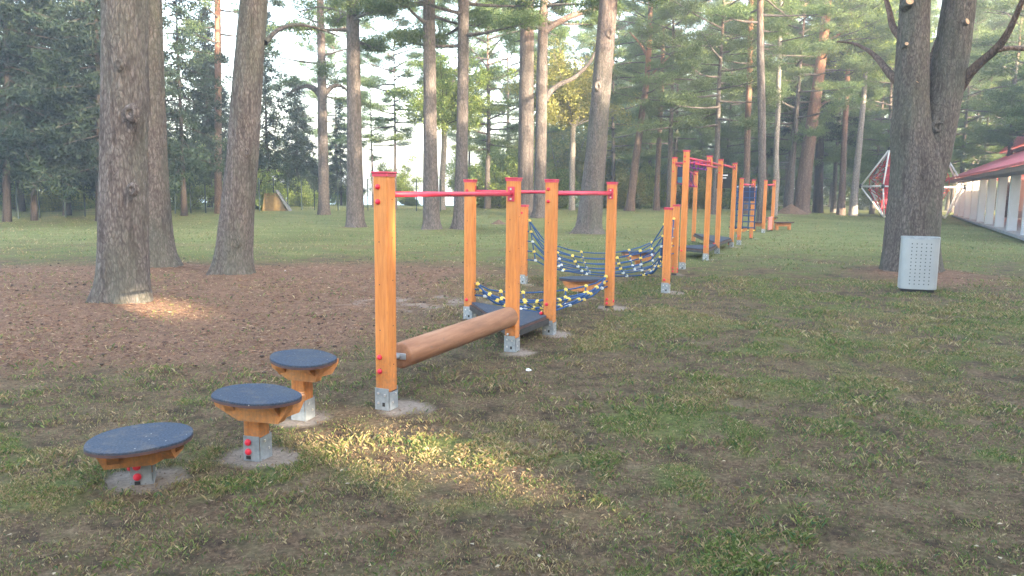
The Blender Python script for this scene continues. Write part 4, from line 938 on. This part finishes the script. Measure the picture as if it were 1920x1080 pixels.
# --- the twin-stemmed pine behind the bin
root = empty('pine_tree', TWB); tag(root, 'big twin-stemmed pine with sawn branch stubs standing behind the grey litter bin', 'tree')
Y = TWB[1]
def wp(pts): return [(at(x, y, Y+dy)-TWB, wd*Y/FPX/2) for x, y, wd, dy in pts]
s1 = wp([(1706, 520, 112, 0), (1707, 500, 102, 0), (1710, 440, 95, 0), (1714, 380, 94, 0), (1720, 330, 92, 0), (1716, 290, 82, -.02), (1708, 255, 70, -.03), (1709, 180, 58, -.03), (1711, 100, 54, -.03), (1716, 0, 50, -.03)])
s2 = wp([(1722, 430, 62, .02), (1732, 350, 66, .04), (1744, 300, 68, .06), (1757, 240, 66, .08), (1771, 170, 63, .1), (1785, 100, 60, .1), (1799, 0, 55, .1)])
parts = []
for s_, sd_, fl in ((s1, 5, .16), (s2, 6, 0)):
    P_ = [p for p, r in s_]; R_ = [r for p, r in s_]
    if s_ is s1: P_[0][2] = -.1
    d = P_[-1]-P_[-2]; d /= np.linalg.norm(d)
    for k in range(3): P_.append(P_[-1]+np.array([d[0]*(1-.2*k), 0, 1])*3.4); R_.append(R_[-1]*.72)
    parts.append(rough_tube(P_, R_, 56, sd_, fl, .04, rings_per=.12))
def px_limb(pts, seed):
    q = wp(pts); return rough_tube([p for p, r in q], [r for p, r in q], 12, seed, 0, .05, rings_per=.12)
V, F = join(parts); link('trunk', npmesh('trunk', V, F, M['barkdark'], True), root)
lim = [px_limb([(1798, 165, 22, .1), (1815, 138, 18, -.1), (1840, 115, 15, -.3), (1870, 92, 14, -.6), (1892, 60, 11, -.9), (1905, 30, 9, -1.1), (1925, -20, 7, -1.4), (1960, -90, 4, -1.6)], 1),
       px_limb([(1868, 94, 11, -.6), (1885, 89, 8, -.6), (1905, 91, 7, -.5), (1950, 96, 5, -.3), (2010, 80, 3, 0)], 2),
       px_limb([(1690, 160, 18, 0), (1665, 135, 14, .4), (1648, 112, 11, .8), (1630, 95, 8, 1.2), (1600, 80, 5, 1.7), (1570, 78, 3, 2)], 3),
       px_limb([(1735, 140, 14, .2), (1745, 115, 12, .5), (1755, 85, 10, .8), (1768, 50, 8, 1.1)], 4),
       px_limb([(1690, 70, 16, .1), (1672, 50, 12, .6), (1668, 20, 10, 1.0), (1655, -20, 6, 1.3)], 7)]
V, F = join(lim); link('bough', npmesh('boughs', V, F, M['barkred'], True), root)
M['cut'] = plain('sawn_wood', (.52, .33, .20), .8, nscale=30, amt=.25)
for (x, y, dy, rr, dx) in ((1722, 150, -.32, .075, .2), (1814, 40, -.25, .07, .55), (1706, 2, -.33, .085, -.1), (1700, 82, -.30, .04, -.2), (1798, 150, -.2, .04, .9)):
    p = Vector(at(x, y, Y+dy)-TWB); d = Vector((dx, -1, .35)).normalized()
    st = MB().tube([p-d*.22, p-d*.06, p], [rr*1.5, rr*1.15, rr], 16).build('branch_stub', M['barkdark'], root)
    MB().tube([p+d*.001, p+d*.006], [rr*.86, rr*.82], 16).build('cut_face', M['cut'], st)
p = Vector(at(1760, 238, Y-.30)-TWB)     # burl
mb = MB(); n = 14; vs = [(p.x+rr*math.cos(6.283*k/n), p.y+h, p.z+rr*.9*math.sin(6.283*k/n)) for rr, h in ((.16, .07), (.13, -.01), (.09, -.03), (.055, .02), (.0, .05)) for k in range(n)]
mb.add(vs, [(i*n+k, i*n+(k+1) % n, (i+1)*n+(k+1) % n, (i+1)*n+k) for i in range(4) for k in range(n)], True).build('knot', M['barkdark'], root)
add_crown(root, 'pine2', 6.8, 1.0, 1, (.3, 0)); add_crown(root, 'pine0', 6.5, 1.0, 3, (1.6, .4))

# --- spruces at the left, low pines in the wood, leafy shrubs: copies of a few kinds
def copy_tree(o, parent=None):
    c = o.copy(); COL.objects.link(c); c.parent = parent
    for ch in list(o.children): copy_tree(ch, c)
    return c
PROTO = {}
def proto(kind, th, cz, name, cat, bk, tr=.16):
    key = (kind, th, cz)
    if key in PROTO: return PROTO[key], False
    root = empty(name, (0, 0, 0)); root['category'] = cat
    r = random.Random(hash(kind) % 1 + len(PROTO)*7+3); lean = [r.uniform(-.03, .03), r.uniform(-.03, .03)]
    path = [np.array([lean[0]*z+.05*math.sin(z*.7+len(PROTO)), lean[1]*z, z]) for z in np.linspace(-.1, th, 7)]; rad = [tr*(1.25 if i == 0 else 1)*(1-.8*i/6) for i in range(7)]
    V, F = rough_tube(path, rad, 10, len(PROTO)+200, .15, .03, .4); link('trunk', npmesh('trunk', V, F, M[bk], True), root)
    add_crown(root, kind, cz, 1.0)
    PROTO[key] = root; return root, True
_pn = [0]
def plant(kind, px, d, s, name, cat, label, group=None, th=14, cz=3, bk='barkfar', rz=None, tr=.16, szf=1.0):
    r, new = proto(kind, th, cz, name, cat, bk, tr); o = r if new else copy_tree(r); _pn[0] += 1
    p = at(px, 380, d); o.location = (p[0], p[1], float(zg(p[0], p[1]))-.03); o.rotation_euler = (0, 0, rz if rz is not None else _pn[0]*1.7); o.scale = (s, s, s*szf)
    o['label'] = label; o['category'] = cat
    if group: o['group'] = group
    o.name = name; return o
# left: dark spruces beyond the fence
G1 = 'dark spruces beyond the fence'
for px, d, s, k, lab in ((-70, 36, 1.0, 0, 'dark spruce cut off by the left edge of the photo beyond the fence'), (40, 40, 1.05, 1, 'dark spruce with hanging boughs beyond the first fence posts at the left'),
                     (125, 37.5, .95, 2, 'dark spruce with low boughs just left of the nearest pine trunk'), (178, 44, 1.1, 0, 'dark spruce rising behind the nearest pine trunk'),
                     (345, 38, .80, 1, 'dark spruce filling the gap right of the hidden pine trunk'), (395, 47, .85, 2, 'dark spruce behind the thin reddish trunk on the left'),
                     (505, 46, .72, 0, 'dark spruce just right of the leaning pine'), (560, 52, .62, 2, 'dark spruce left of the forked orange pine'), (640, 55, .42, 1, 'small dark spruce left of the straight pine at the lawn')):
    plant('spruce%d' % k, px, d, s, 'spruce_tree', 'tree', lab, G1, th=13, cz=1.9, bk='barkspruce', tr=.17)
for px, d, s, k, lab in ((95, 62, 1.2, 'yel0', 'yellow leafy tree glowing between the spruces at the upper left'), (345, 66, 1.15, 'yel1', 'yellow leafy tree behind the spruce right of the hidden pine'), (600, 66, .95, 'gre1', 'green leafy tree behind the forked orange pine'),
                        (225, 60, 1.1, 'gre0', 'green leafy tree hidden behind the nearest pine'), (5, 52, .9, 'rust0', 'rust coloured tree at the left edge of the photo'), (450, 62, .9, 'gre2', 'green leafy tree seen behind the leaning pine'),
                        (740, 52, .50, 'gre1', 'small dark leafy tree at the lake shore in the bright gap'), (905, 58, .75, 'gre2', 'pale green leafy tree between the slim trunk and the third post'),
                        (1060, 66, 1.55, 'yel1', 'golden leafy tree behind the trunk with two side limbs'), (1135, 62, 1.0, 'yel0', 'golden leafy tree just behind the stout leaning trunk'), (960, 62, .9, 'gre0', 'green leafy tree behind the third orange post'),
                        (1290, 60, .65, 'yel1', 'yellow leafy tree behind the tall climbing frame'), (1200, 62, .7, 'gre2', 'green leafy tree at the edge of the wood left of the tall frame')):
    plant(k, px, d, s, 'leafy_tree', 'tree', lab, 'leafy trees at the edge of the clearing', th=3.5, cz=.6, bk='barkspruce', tr=.10)
for px, d, s, k, lab in ((20, 42, .8, 0, 'yellow green shrub behind the fence at the far left'), (100, 41, .8, 1, 'yellow shrub lit behind the fence left of the nearest pine'), (160, 43, .7, 2, 'green shrub behind the fence beside the nearest pine'),
                        (350, 43, .8, 0, 'green shrub behind the fence between the two left trunks'), (470, 44, .9, 2, 'green shrub right of the leaning pine by the fence'), (890, 54, 1.0, 0, 'green shrub behind the slim trunk and rear left post'),
                        (935, 52, 1.15, 2, 'broad green shrub left of the third orange post'), (1045, 53, 1.0, 0, 'green shrub between the two trunks behind the near bars'), (1165, 54, 1.0, 1, 'yellow shrub right of the stout leaning trunk'),
                        (1215, 56, 1.1, 2, 'dark green shrub left of the short net post'), (1300, 57, 1.0, 1, 'yellow green shrub seen between the tall climbing posts'), (1350, 58, 1.1, 0, 'green shrub seen behind the tall climbing posts'), (1410, 60, 1.0, 2, 'green shrub behind the rope ladder'),
                        (770, 57, .45, 2, 'small green shrub at the lake shore left of the straight trunk'), (650, 56, .6, 0, 'small green shrub beside the forked orange pine'), (1640, 80, 1.3, 2, 'green shrub behind the net climber'), (560, 50, .7, 0, 'green shrub at the left shore under the spruce')):
    plant('bush%d' % k, px, d, s, 'shrub', 'shrub', lab, 'shrubs along the edge of the clearing', th=.5, cz=0, bk='barkspruce', tr=.03)
# the wood on the right: pines in rows, nearer ones singled out
rw = random.Random(4)
WL = [(1150, 'behind the stout leaning trunk'), (1215, 'left of the short net post'), (1262, 'behind the first tall posts'), (1312, 'behind the tall climbing frame'), (1362, 'behind the board with white corner marks'), (1418, 'behind the rope ladder'),
      (1475, 'left of the tall leaning pine'), (1530, 'behind the tall leaning pine'), (1562, 'between the leaning pine and the slim orange pine'), (1636, 'beside the net climber'), (1660, 'left of the twin-stemmed pine'), (1800, 'right of the twin-stemmed pine'), (1838, 'above the far end of the red roof'), (1880, 'above the red roof'), (1935, 'at the right edge above the red roof')]
for i, (px, wh) in enumerate(WL):
    plant('low%d' % (i % 3), px, rw.uniform(54, 66), rw.uniform(.85, 1.05), 'pine_tree', 'tree', 'forest pine with low green boughs '+wh, 'pines at the edge of the wood', th=13.5, cz=3.6, bk='barkfar', tr=.2)
for i in range(34):
    px = 1120+i*27+rw.uniform(-10, 10); plant('low%d' % (i % 3), px, rw.uniform(70, 96), rw.uniform(.95, 1.25), 'pine_tree', 'tree', 'distant pine crowded deep in the wood '+WL[min(14, max(0, int((px-1130)/57)))][1], 'distant pines deep in the wood', th=13.5, cz=2.4, bk=('barkfar'), tr=.2)
for i in range(8):
    px = -40+i*86+rw.uniform(-15, 15); plant('spruce%d' % (i % 3), px, rw.uniform(56, 66), rw.uniform(.6, .95) if px < 460 else .45, 'spruce_tree', 'tree', 'distant spruce among the others behind the fence on the left', 'distant spruces at the left', th=13, cz=1.9, bk='barkspruce', tr=.17)
for px, d, s, lab in ((700, 50, .62, 'thin pale pine leaning over the bright gap right of the straight pine'), (915, 50, .95, 'pine with spreading boughs above the slim trunk'), (955, 64, 1.0, 'pine behind the slim trunk and the third post'), (1035, 70, 1.0, 'pine behind the trunk with two side limbs'), (742, 47, .75, 'thin pine with pale boughs hanging across the bright gap'), (880, 58, .85, 'pine right behind the slim trunk beside the rear left post'), (632, 60, .8, 'pine with high boughs between the forked orange pine and the straight pine')):
    plant('low1' if px > 870 else ('low2' if px in (742, 632) else 'thin1'), px, d, s, 'pine_tree', 'tree', lab, 'pines round the bright gap', th=13.5, cz=3.6 if px > 900 else 5.2, bk='barkfar', tr=.13)

for px, d, s, lab in ((1255, 47, .95, 'pine spreading boughs above the short net post'), (1340, 44, 1.0, 'pine with broad green boughs above the tall climbing frame'), (1480, 50, 1.0, 'pine with broad green boughs left of the tall leaning pine'), (1655, 66, 1.0, 'pine with broad green boughs just left of the twin-stemmed pine'),
                      (1815, 68, 1.0, 'pine with broad green boughs just right of the twin-stemmed pine'), (1885, 54, 1.1, 'pine with broad green boughs behind the red roof'), (1950, 45, 1.1, 'pine at the right edge with boughs hanging over the red roof'), (2040, 42, 1.1, 'pine just outside the right edge whose boughs reach over the roof')):
    plant('low%d' % (int(px) % 3), px, d, s, 'pine_tree', 'tree', lab, 'broad pines in front of the wood', th=13.5, cz=4.6, bk='barkfar', tr=.2)
# far wood closing the view on the right (one mass nobody could count)
def far_wood():
    r = np.random.RandomState(12); cen = []; n = 1700
    t = r.rand(n); px = 1060+t*1150; d = 98+r.rand(n)*16; z = r.rand(n)**.9*10.5*(.6+.4*vn(px*.03, px*0+3))
    for i in range(n): p = at(px[i], 380, d[i]); cen.append((p[0], p[1], z[i]))
    cv, cf = clump_cards(np.array(cen), np.full((n, 3), 1.5)*np.array([1, 1, .7]), 30, .7, .35, r)
    tag(link('far_wood', npmesh('far_wood', cv, cf, M['needle'])), 'dense mass of far-off conifers closing the view behind the wood', 'wood', None, 'stuff')
far_wood()

# ------------------------------------------------------------------ fence along the left and the shore
fx = [-60, -15, 35, 75, 123, 160, 205, 250, 290, 329, 358, 386, 412, 437, 462, 487, 514, 540, 566, 590, 612, 634, 690, 735, 781, 826]
froot = None; fp = []
for x in fx:
    fy = 410-(x-35)*.030 if x < 620 else 391
    p = gp(x, fy) if x < 560 else at(x, fy, 44)
    p[2] = float(zg(p[0], p[1])); fp.append(p)
froot = empty('wire_fence', fp[0]); tag(froot, 'dark green wire mesh fence along the far side of the lawn on the left', 'fence')
pmesh = MB().box((0, 0, .9), (.06, .06, 1.84), bev=.01).mesh('fence_post', M['fence'])
for p in fp: link('fence_post', pmesh, froot, tuple(p-fp[0]))
for a_, b_ in zip(fp[:-1], fp[1:]):
    mb = MB(); A_, B_ = Vector(a_-fp[0]), Vector(b_-fp[0])
    for k in range(9): mb.tube([A_+Vector((0, 0, .08+.2*k)), B_+Vector((0, 0, .08+.2*k))], .005, 3, False)
    L = (B_-A_).length; nn = int(L/.12)
    for k in range(1, nn): q = A_.lerp(B_, k/nn); mb.tube([q+Vector((0, .008, .05)), q+Vector((0, .008, 1.72))], .003, 3, False)
    mb.build('wire_panel', M['fence'], froot)
# small yellow hut with a pale sloping side beyond the fence
hp = at(512, 388, 43); hp[2] = float(zg(hp[0], hp[1])); hr = empty('play_hut', hp, .2); tag(hr, 'small yellow hut with a pale sloping side beyond the fence, right of the leaning pine', 'hut')
M['hut'] = plain('hut_boards', (.16, .11, .045), .8)
MB().add([(-.55, -.3, 0), (.75, -.3, 0), (.2, -.3, .98), (-.4, -.3, .98), (-.55, .5, 0), (.75, .5, 0), (.2, .5, .98), (-.4, .5, .98)], [(0, 1, 2, 3), (7, 6, 5, 4), (0, 3, 7, 4), (1, 5, 6, 2), (3, 2, 6, 7)]).build('wall', M['hut'], hr)
MB().add([(.18, -.42, 1.12), (.26, -.42, 1.16), (1.0, -.42, -.02), (.88, -.42, -.02), (.18, .6, 1.12), (.26, .6, 1.16), (1.0, .6, -.02), (.88, .6, -.02)], [(0, 3, 2, 1), (4, 5, 6, 7), (0, 1, 5, 4), (1, 2, 6, 5), (3, 7, 6, 2), (0, 4, 7, 3)]).build('roof', plain('pale_weathered', (.19, .20, .22), .8), hr)

# ------------------------------------------------------------------ building with white columns and red roof
W0 = gp(1793, 403); W1 = gp(1922, 451)
W0 = at(1793, 403, 60); W0[2] = 0; 
W1 = at(1922, 450, 30.5); W1[2] = 0
dv = W1-W0; dv[2] = 0; LB = np.linalg.norm(dv); u = dv/LB; ang = math.atan2(u[1], u[0])       # local +x runs from the far end towards the camera, local -y ... away
br_ = empty('pavilion_building', (W0[0], W0[1], 0), ang); tag(br_, 'long white building with square columns and red roof at the right edge', 'building')
# local y: outside is the side towards the lawn
outs = np.array([-1., 0.1]); ly = np.array([-u[1], u[0]]); SG = 1 if (ly[0]*outs[0]+ly[1]*outs[1]) > 0 else -1   # SG*y is outwards
LT = LB+5.0; HE = 2.7
M['plaster'] = plain('white_plaster', (.60, .64, .70), .85, nscale=2, amt=.08, bump=.1); M['wallcream'] = plain('cream_wall', (.50, .47, .42), .85, nscale=2, amt=.1); M['concrete'] = plain('concrete_base', (.30, .31, .33), .9, nscale=4, amt=.15)
def rooftex():
    a = NT('red_metal_roof'); wv = a.n('ShaderNodeTexWave', Scale=1.6, Distortion=0.0); wv.bands_direction = 'X'; a.l(a.coord(scale=(1, 1, 1)), wv.inputs['Vector'])
    n1 = a.noise(a.coord(), 2, 5); c = a.ramp(n1, [(.3, (.38, .10, .11)), (.7, (.50, .15, .16))]); a.base(c, .8, .2); a.bump(wv.outputs['Fac'], .6, .06); return a.m
M['roof'] = rooftex()
nco = 9; colm = MB().box((0, 0, HE/2+.06), (.36, .36, HE-.12), bev=.01).box((0, 0, .05), (.44, .44, .10)).mesh('column', M['plaster'])
for k in range(nco+1):
    link('column', colm, br_, (.2+(LB)*k/(nco-1+.0), 0, 0))
MB().box((LT/2, -SG*2.6, .06), (LT, 5.9, .12)).build('floor_slab', M['concrete'], br_)
wl = MB().box((LT/2, -SG*3.2, HE/2+.12), (LT-.4, .25, HE-.24)); wo = wl.build('wall', M['wallcream'], br_)
MB().box((LT/2, -SG*3.06, .38), (LT-.4, .02, .50)).build('plinth', M['concrete'], wo)
M['glass'] = plain('dark_glass', (.03, .04, .05), .1, 0, .6)
for k in range(8):
    x = 2.4+LB*k/8; f = MB().box((x, -SG*3.06, 1.75), (1.7, .05, 1.4)).build('window', M['plaster'], br_); 
    g_ = MB().box((x-.4, -SG*3.03, 1.75), (.7, .02, 1.2)).box((x+.4, -SG*3.03, 1.75), (.7, .02, 1.2)).build('pane', M['glass'], f)
def roofslab(name, x0, x1, y0, y1, z0, z1, hip, th=.10, parent=br_):
    """sloping roof from eave (y0,z0) in to (y1,z1), hipped at the far end (x0)"""
    Y0, Y1 = SG*y0, SG*y1
    vs = [(x0, Y0, z0), (x1, Y0, z0), (x1, Y1, z1), (x0+hip, Y1, z1), (x0, Y0, z0-th), (x1, Y0, z0-th), (x1, Y1, z1-th), (x0+hip, Y1, z1-th), (x0, Y1*2-Y0, z0), (x0, Y1*2-Y0, z0-th)]
    fs = [(0, 1, 2, 3), (7, 6, 5, 4), (0, 4, 5, 1), (1, 5, 6, 2), (0, 3, 8), (4, 9, 7), (0, 8, 9, 4), (2, 6, 7, 3)]
    return MB().add(vs, fs).build(name, M['roof'], parent)
ro = roofslab('roof', -1.0, LT, .95, -3.2, HE+.13, HE+2.0, 1.3)
MB().box((LT/2-.5, SG*.45, HE-.07), (LT+.9, .9, .2)).build('fascia', plain('roof_fascia', (.16, .12, .11), .7), br_)
MB().box((LT/2+1.2, -SG*3.3, HE+1.95), (LT-2.6, .2, .5)).build('upper_wall', plain('upper_wall_dark', (.12, .10, .10), .7), br_)
roofslab('upper_roof', -.2, LT, -2.5, -8.4, HE+2.22, HE+8.6, 3.6)
MB().box((LT/2+.4, -SG*2.95, HE+2.10), (LT-.8, .7, .06)).build('upper_fascia', M['wallcream'], br_)
MB().box((1.0, -SG*9, HE/2), (.3, 11.5, HE)).build('end_wall', M['plaster'], br_)

# ------------------------------------------------------------------ white frame net climber
DP = at(1707, 390, 54); DP[2] = float(zg(DP[0], DP[1])); dr = empty('net_climber', DP, 0); tag(dr, 'large white tubular climber with red inner ropes behind the twin-stemmed pine', 'climber')
sc2 = 54/FPX; Rh = 92*sc2; Hh = 126*sc2; hx = [(Rh*math.cos(math.radians(a_)), Rh*math.sin(math.radians(a_)), Hh*.49) for a_ in (0, 50, 110, 180, 222, 318)]
hx = [(-Rh, .3, Hh*.46), (-Rh*.80, -Rh*.45, Hh*.46), (Rh*.80, -Rh*.45, Hh*.46), (Rh, .3, Hh*.46), (Rh*.45, Rh*.9, Hh*.46), (-Rh*.45, Rh*.9, Hh*.46)]
tp_ = [(-Rh*.55, -.3, Hh), (Rh*.5, -.3, Hh*1.0), (0, Rh*.7, Hh)]; bt = [(-Rh*.66, -Rh*.3, .05), (Rh*.55, -Rh*.3, .05), (0, Rh*.6, .05)]
mb = MB(); ed = [(0, 1), (1, 2), (2, 3), (3, 4), (4, 5), (5, 0)]
for a_, b_ in ed: mb.tube([hx[a_], hx[b_]], .055, 8)
for t, hs in ((0, (0, 1, 5)), (1, (2, 3, 4)), (2, (4, 5))):
    for h in hs: mb.tube([tp_[t], hx[h]], .055, 8)
for t, hs in ((0, (0, 1, 5)), (1, (2, 3, 4)), (2, (4, 5))):
    for h in hs: mb.tube([bt[t], hx[h]], .055, 8)
for a_, b_ in ((0, 1), (1, 2), (2, 0)): mb.tube([tp_[a_], tp_[b_]], .055, 8)
mb.tube([bt[0], (0, -Rh*.3, Hh*.30), bt[1]], .06, 8); mb.tube([tp_[0], (0, -.6, Hh*.72), tp_[1]], .06, 8)
rt_ = [(0+.9*math.cos(k*.785), .2+.9*math.sin(k*.785), Hh*1.04) for k in range(9)]; mb.tube([(p[0]-Rh*.2, p[1], p[2]) for p in rt_], .05, 6)
mb.build('frame', M['white'], dr)
for p in hx+tp_: 
    m_ = MB(); n = 8; vs = [(p[0]+.12*math.sin(a_*math.pi/4)*math.cos(6.283*k/n), p[1]+.12*math.sin(a_*math.pi/4)*math.sin(6.283*k/n), p[2]+.17*math.cos(a_*math.pi/4)) for a_ in range(5) for k in range(n)]
    m_.add(vs, [(i*n+k, (i+1)*n+k, (i+1)*n+(k+1) % n, i*n+(k+1) % n) for i in range(4) for k in range(n)], True).build('joint_ball', M['black'], dr)
rr = random.Random(2); mb = MB(); nodes = {}
for i in range(5):
    for j in range(3):
        for k in range(6): nodes[i, j, k] = Vector((-Rh*.72+Rh*.36*i*(1), -Rh*.25+Rh*.3*j, Hh*(.06+.175*k))) + Vector((0, 0, 0))
def sq(p):
    f = 1-.75*abs(p.z/Hh-.5)*1.2; return Vector((p.x*f-Rh*.05, p.y*f, p.z))
for (i, j, k), p in nodes.items():
    for dd in ((1, 0, 0), (0, 1, 0), (0, 0, 1), (1, 0, 1), (-1, 0, 1)):
        q = nodes.get((i+dd[0], j+dd[1], k+dd[2]))
        if q is not None: mb.tube([sq(p), sq(q)], .03, 4, False)
M['redrope'] = plain('red_rope', (.45, .03, .05), .8); nn_ = mb.build('inner_net', M['redrope'], dr)
mb = MB()
for (i, j, k), p in nodes.items():
    if (i+j+k) % 2 == 0: mb.box(sq(p), (.14, .14, .14), bev=.03)
mb.build('net_knots', plain('orange_knot', (.70, .22, .06), .6), nn_)
MB().add([(-Rh*.60, 0, .3), (-Rh*.42, 0, .3), (-Rh*.40, 0, Hh*.9), (-Rh*.54, 0, Hh*.92), (-Rh*.60, .05, .3), (-Rh*.42, .05, .3), (-Rh*.40, .05, Hh*.9), (-Rh*.54, .05, Hh*.92)], [(0, 1, 2, 3), (7, 6, 5, 4), (0, 3, 7, 4), (1, 5, 6, 2), (2, 6, 7, 3), (0, 4, 5, 1)]).build('climbing_sheet', M['redrope'], dr)

# ------------------------------------------------------------------ unseen leaf cards added to shade the clearing, gaps cut for the sun patches
def shade_screen():
    r = np.random.RandomState(21); pv = np.array([-SH[1], SH[0]]); C0 = np.array([0, 8.0])+SH*26; n = 300000
    a_ = r.rand(n)*92-46; b_ = r.rand(n)*5; z = r.rand(n)*22; kz = (z < 14) | (r.rand(n) < .12)
    cx = C0[0]+pv[0]*a_+SH[0]*b_; cy = C0[1]+pv[1]*a_+SH[1]*b_
    # where this card's shadow meets the ground, and which patches stay open
    k = z/math.tan(SUN_EL); gx = cx-SH[0]*k; gy = cy-SH[1]*k
    open_ = np.zeros(n, bool); marg = .0
    for (x, y, rx, ry, an) in SUNSPOTS:
        dx = gx-x; dy = gy-y; c, s = math.cos(an), math.sin(an); e = ((dx*c+dy*s)/(rx+.5))**2+((-dx*s+dy*c)/(ry+.12))**2; open_ |= e < 1
    # keep it out of the picture
    keep = kz & ~open_ & ~((cy > 0) & (np.abs(cx) < cy*.75+4)); cen = np.stack([cx, cy, z], 1)[keep]
    N = len(cen); d = r.randn(N, 3); d /= np.linalg.norm(d, axis=1)[:, None]; s = np.cross(d, r.randn(N, 3)); s /= np.linalg.norm(s, axis=1)[:, None]; L = (.20+.16*r.rand(N))[:, None]
    V = np.stack([cen-d*L, cen+s*L*.6, cen+d*L, cen-s*L*.6], 1).reshape(-1, 3); F = np.arange(N*4).reshape(-1, 4)
    tag(link('shade_leaf_screen', npmesh('shade_leaf_screen', V, F, M['needledark'])), 'unseen leaf screen added behind and right of the viewer to shade the clearing', 'wood', None, 'stuff')
SUNSPOTS = [(-.84, 4.98, .55, .44, math.radians(-46)), (.36, 4.02, -.08, .17, math.radians(-52)), (-4.85, 10.4, .85, .42, math.radians(-45)), (-6.9, 15.1, .7, .3, 0),
            (-1.53, 5.45, .2, .2, 0)]
shade_screen()

# every far tree gets a label of its own
def relabel(prefix, words, key):
    d = {}
    for o in COL.objects:
        l = o.get('label')
        if l and l.startswith(prefix): d.setdefault(l, []).append(o)
    for l, os_ in d.items():
        os_.sort(key=key)
        if len(os_) > 1:
            wd = words(len(os_))
            for o, q in zip(os_, wd): o['label'] = q+l.replace(prefix, '')
relabel('distant pine crowded deep in the wood', lambda n: ['nearer distant pine', 'farther distant pine'] if n == 2 else ['nearest distant pine', 'middle distant pine', 'farther distant pine', 'farthest distant pine'][:n-1]+['farthest distant pine'], lambda o: o.location.y)
relabel('distant spruce among the others', lambda n: ['distant spruce, %s from the left,' % q for q in ('first', 'second', 'third', 'fourth', 'fifth', 'sixth', 'seventh', 'eighth')], lambda o: o.location.x/o.location.y)

# ------------------------------------------------------------------ haze in the air
hz = MB().box((0, 155, 14.5), (760, 470, 42)).build('haze', None or M['white'])
hm = bpy.data.materials.new('haze'); hm.use_nodes = True; t = hm.node_tree; t.nodes.remove(t.nodes['Principled BSDF'])
pv_ = t.nodes.new('ShaderNodeVolumePrincipled'); pv_.inputs['Color'].default_value = (.80, .90, 1.0, 1); pv_.inputs['Density'].default_value = .0024; pv_.inputs['Anisotropy'].default_value = .2
t.links.new(pv_.outputs[0], t.nodes['Material Output'].inputs['Volume']); hz.data.materials.clear(); hz.data.materials.append(hm); tag(hz, kind='stuff')
SC.cycles.max_bounces = 6; SC.cycles.transparent_max_bounces = 8; SC.cycles.volume_bounces = 0
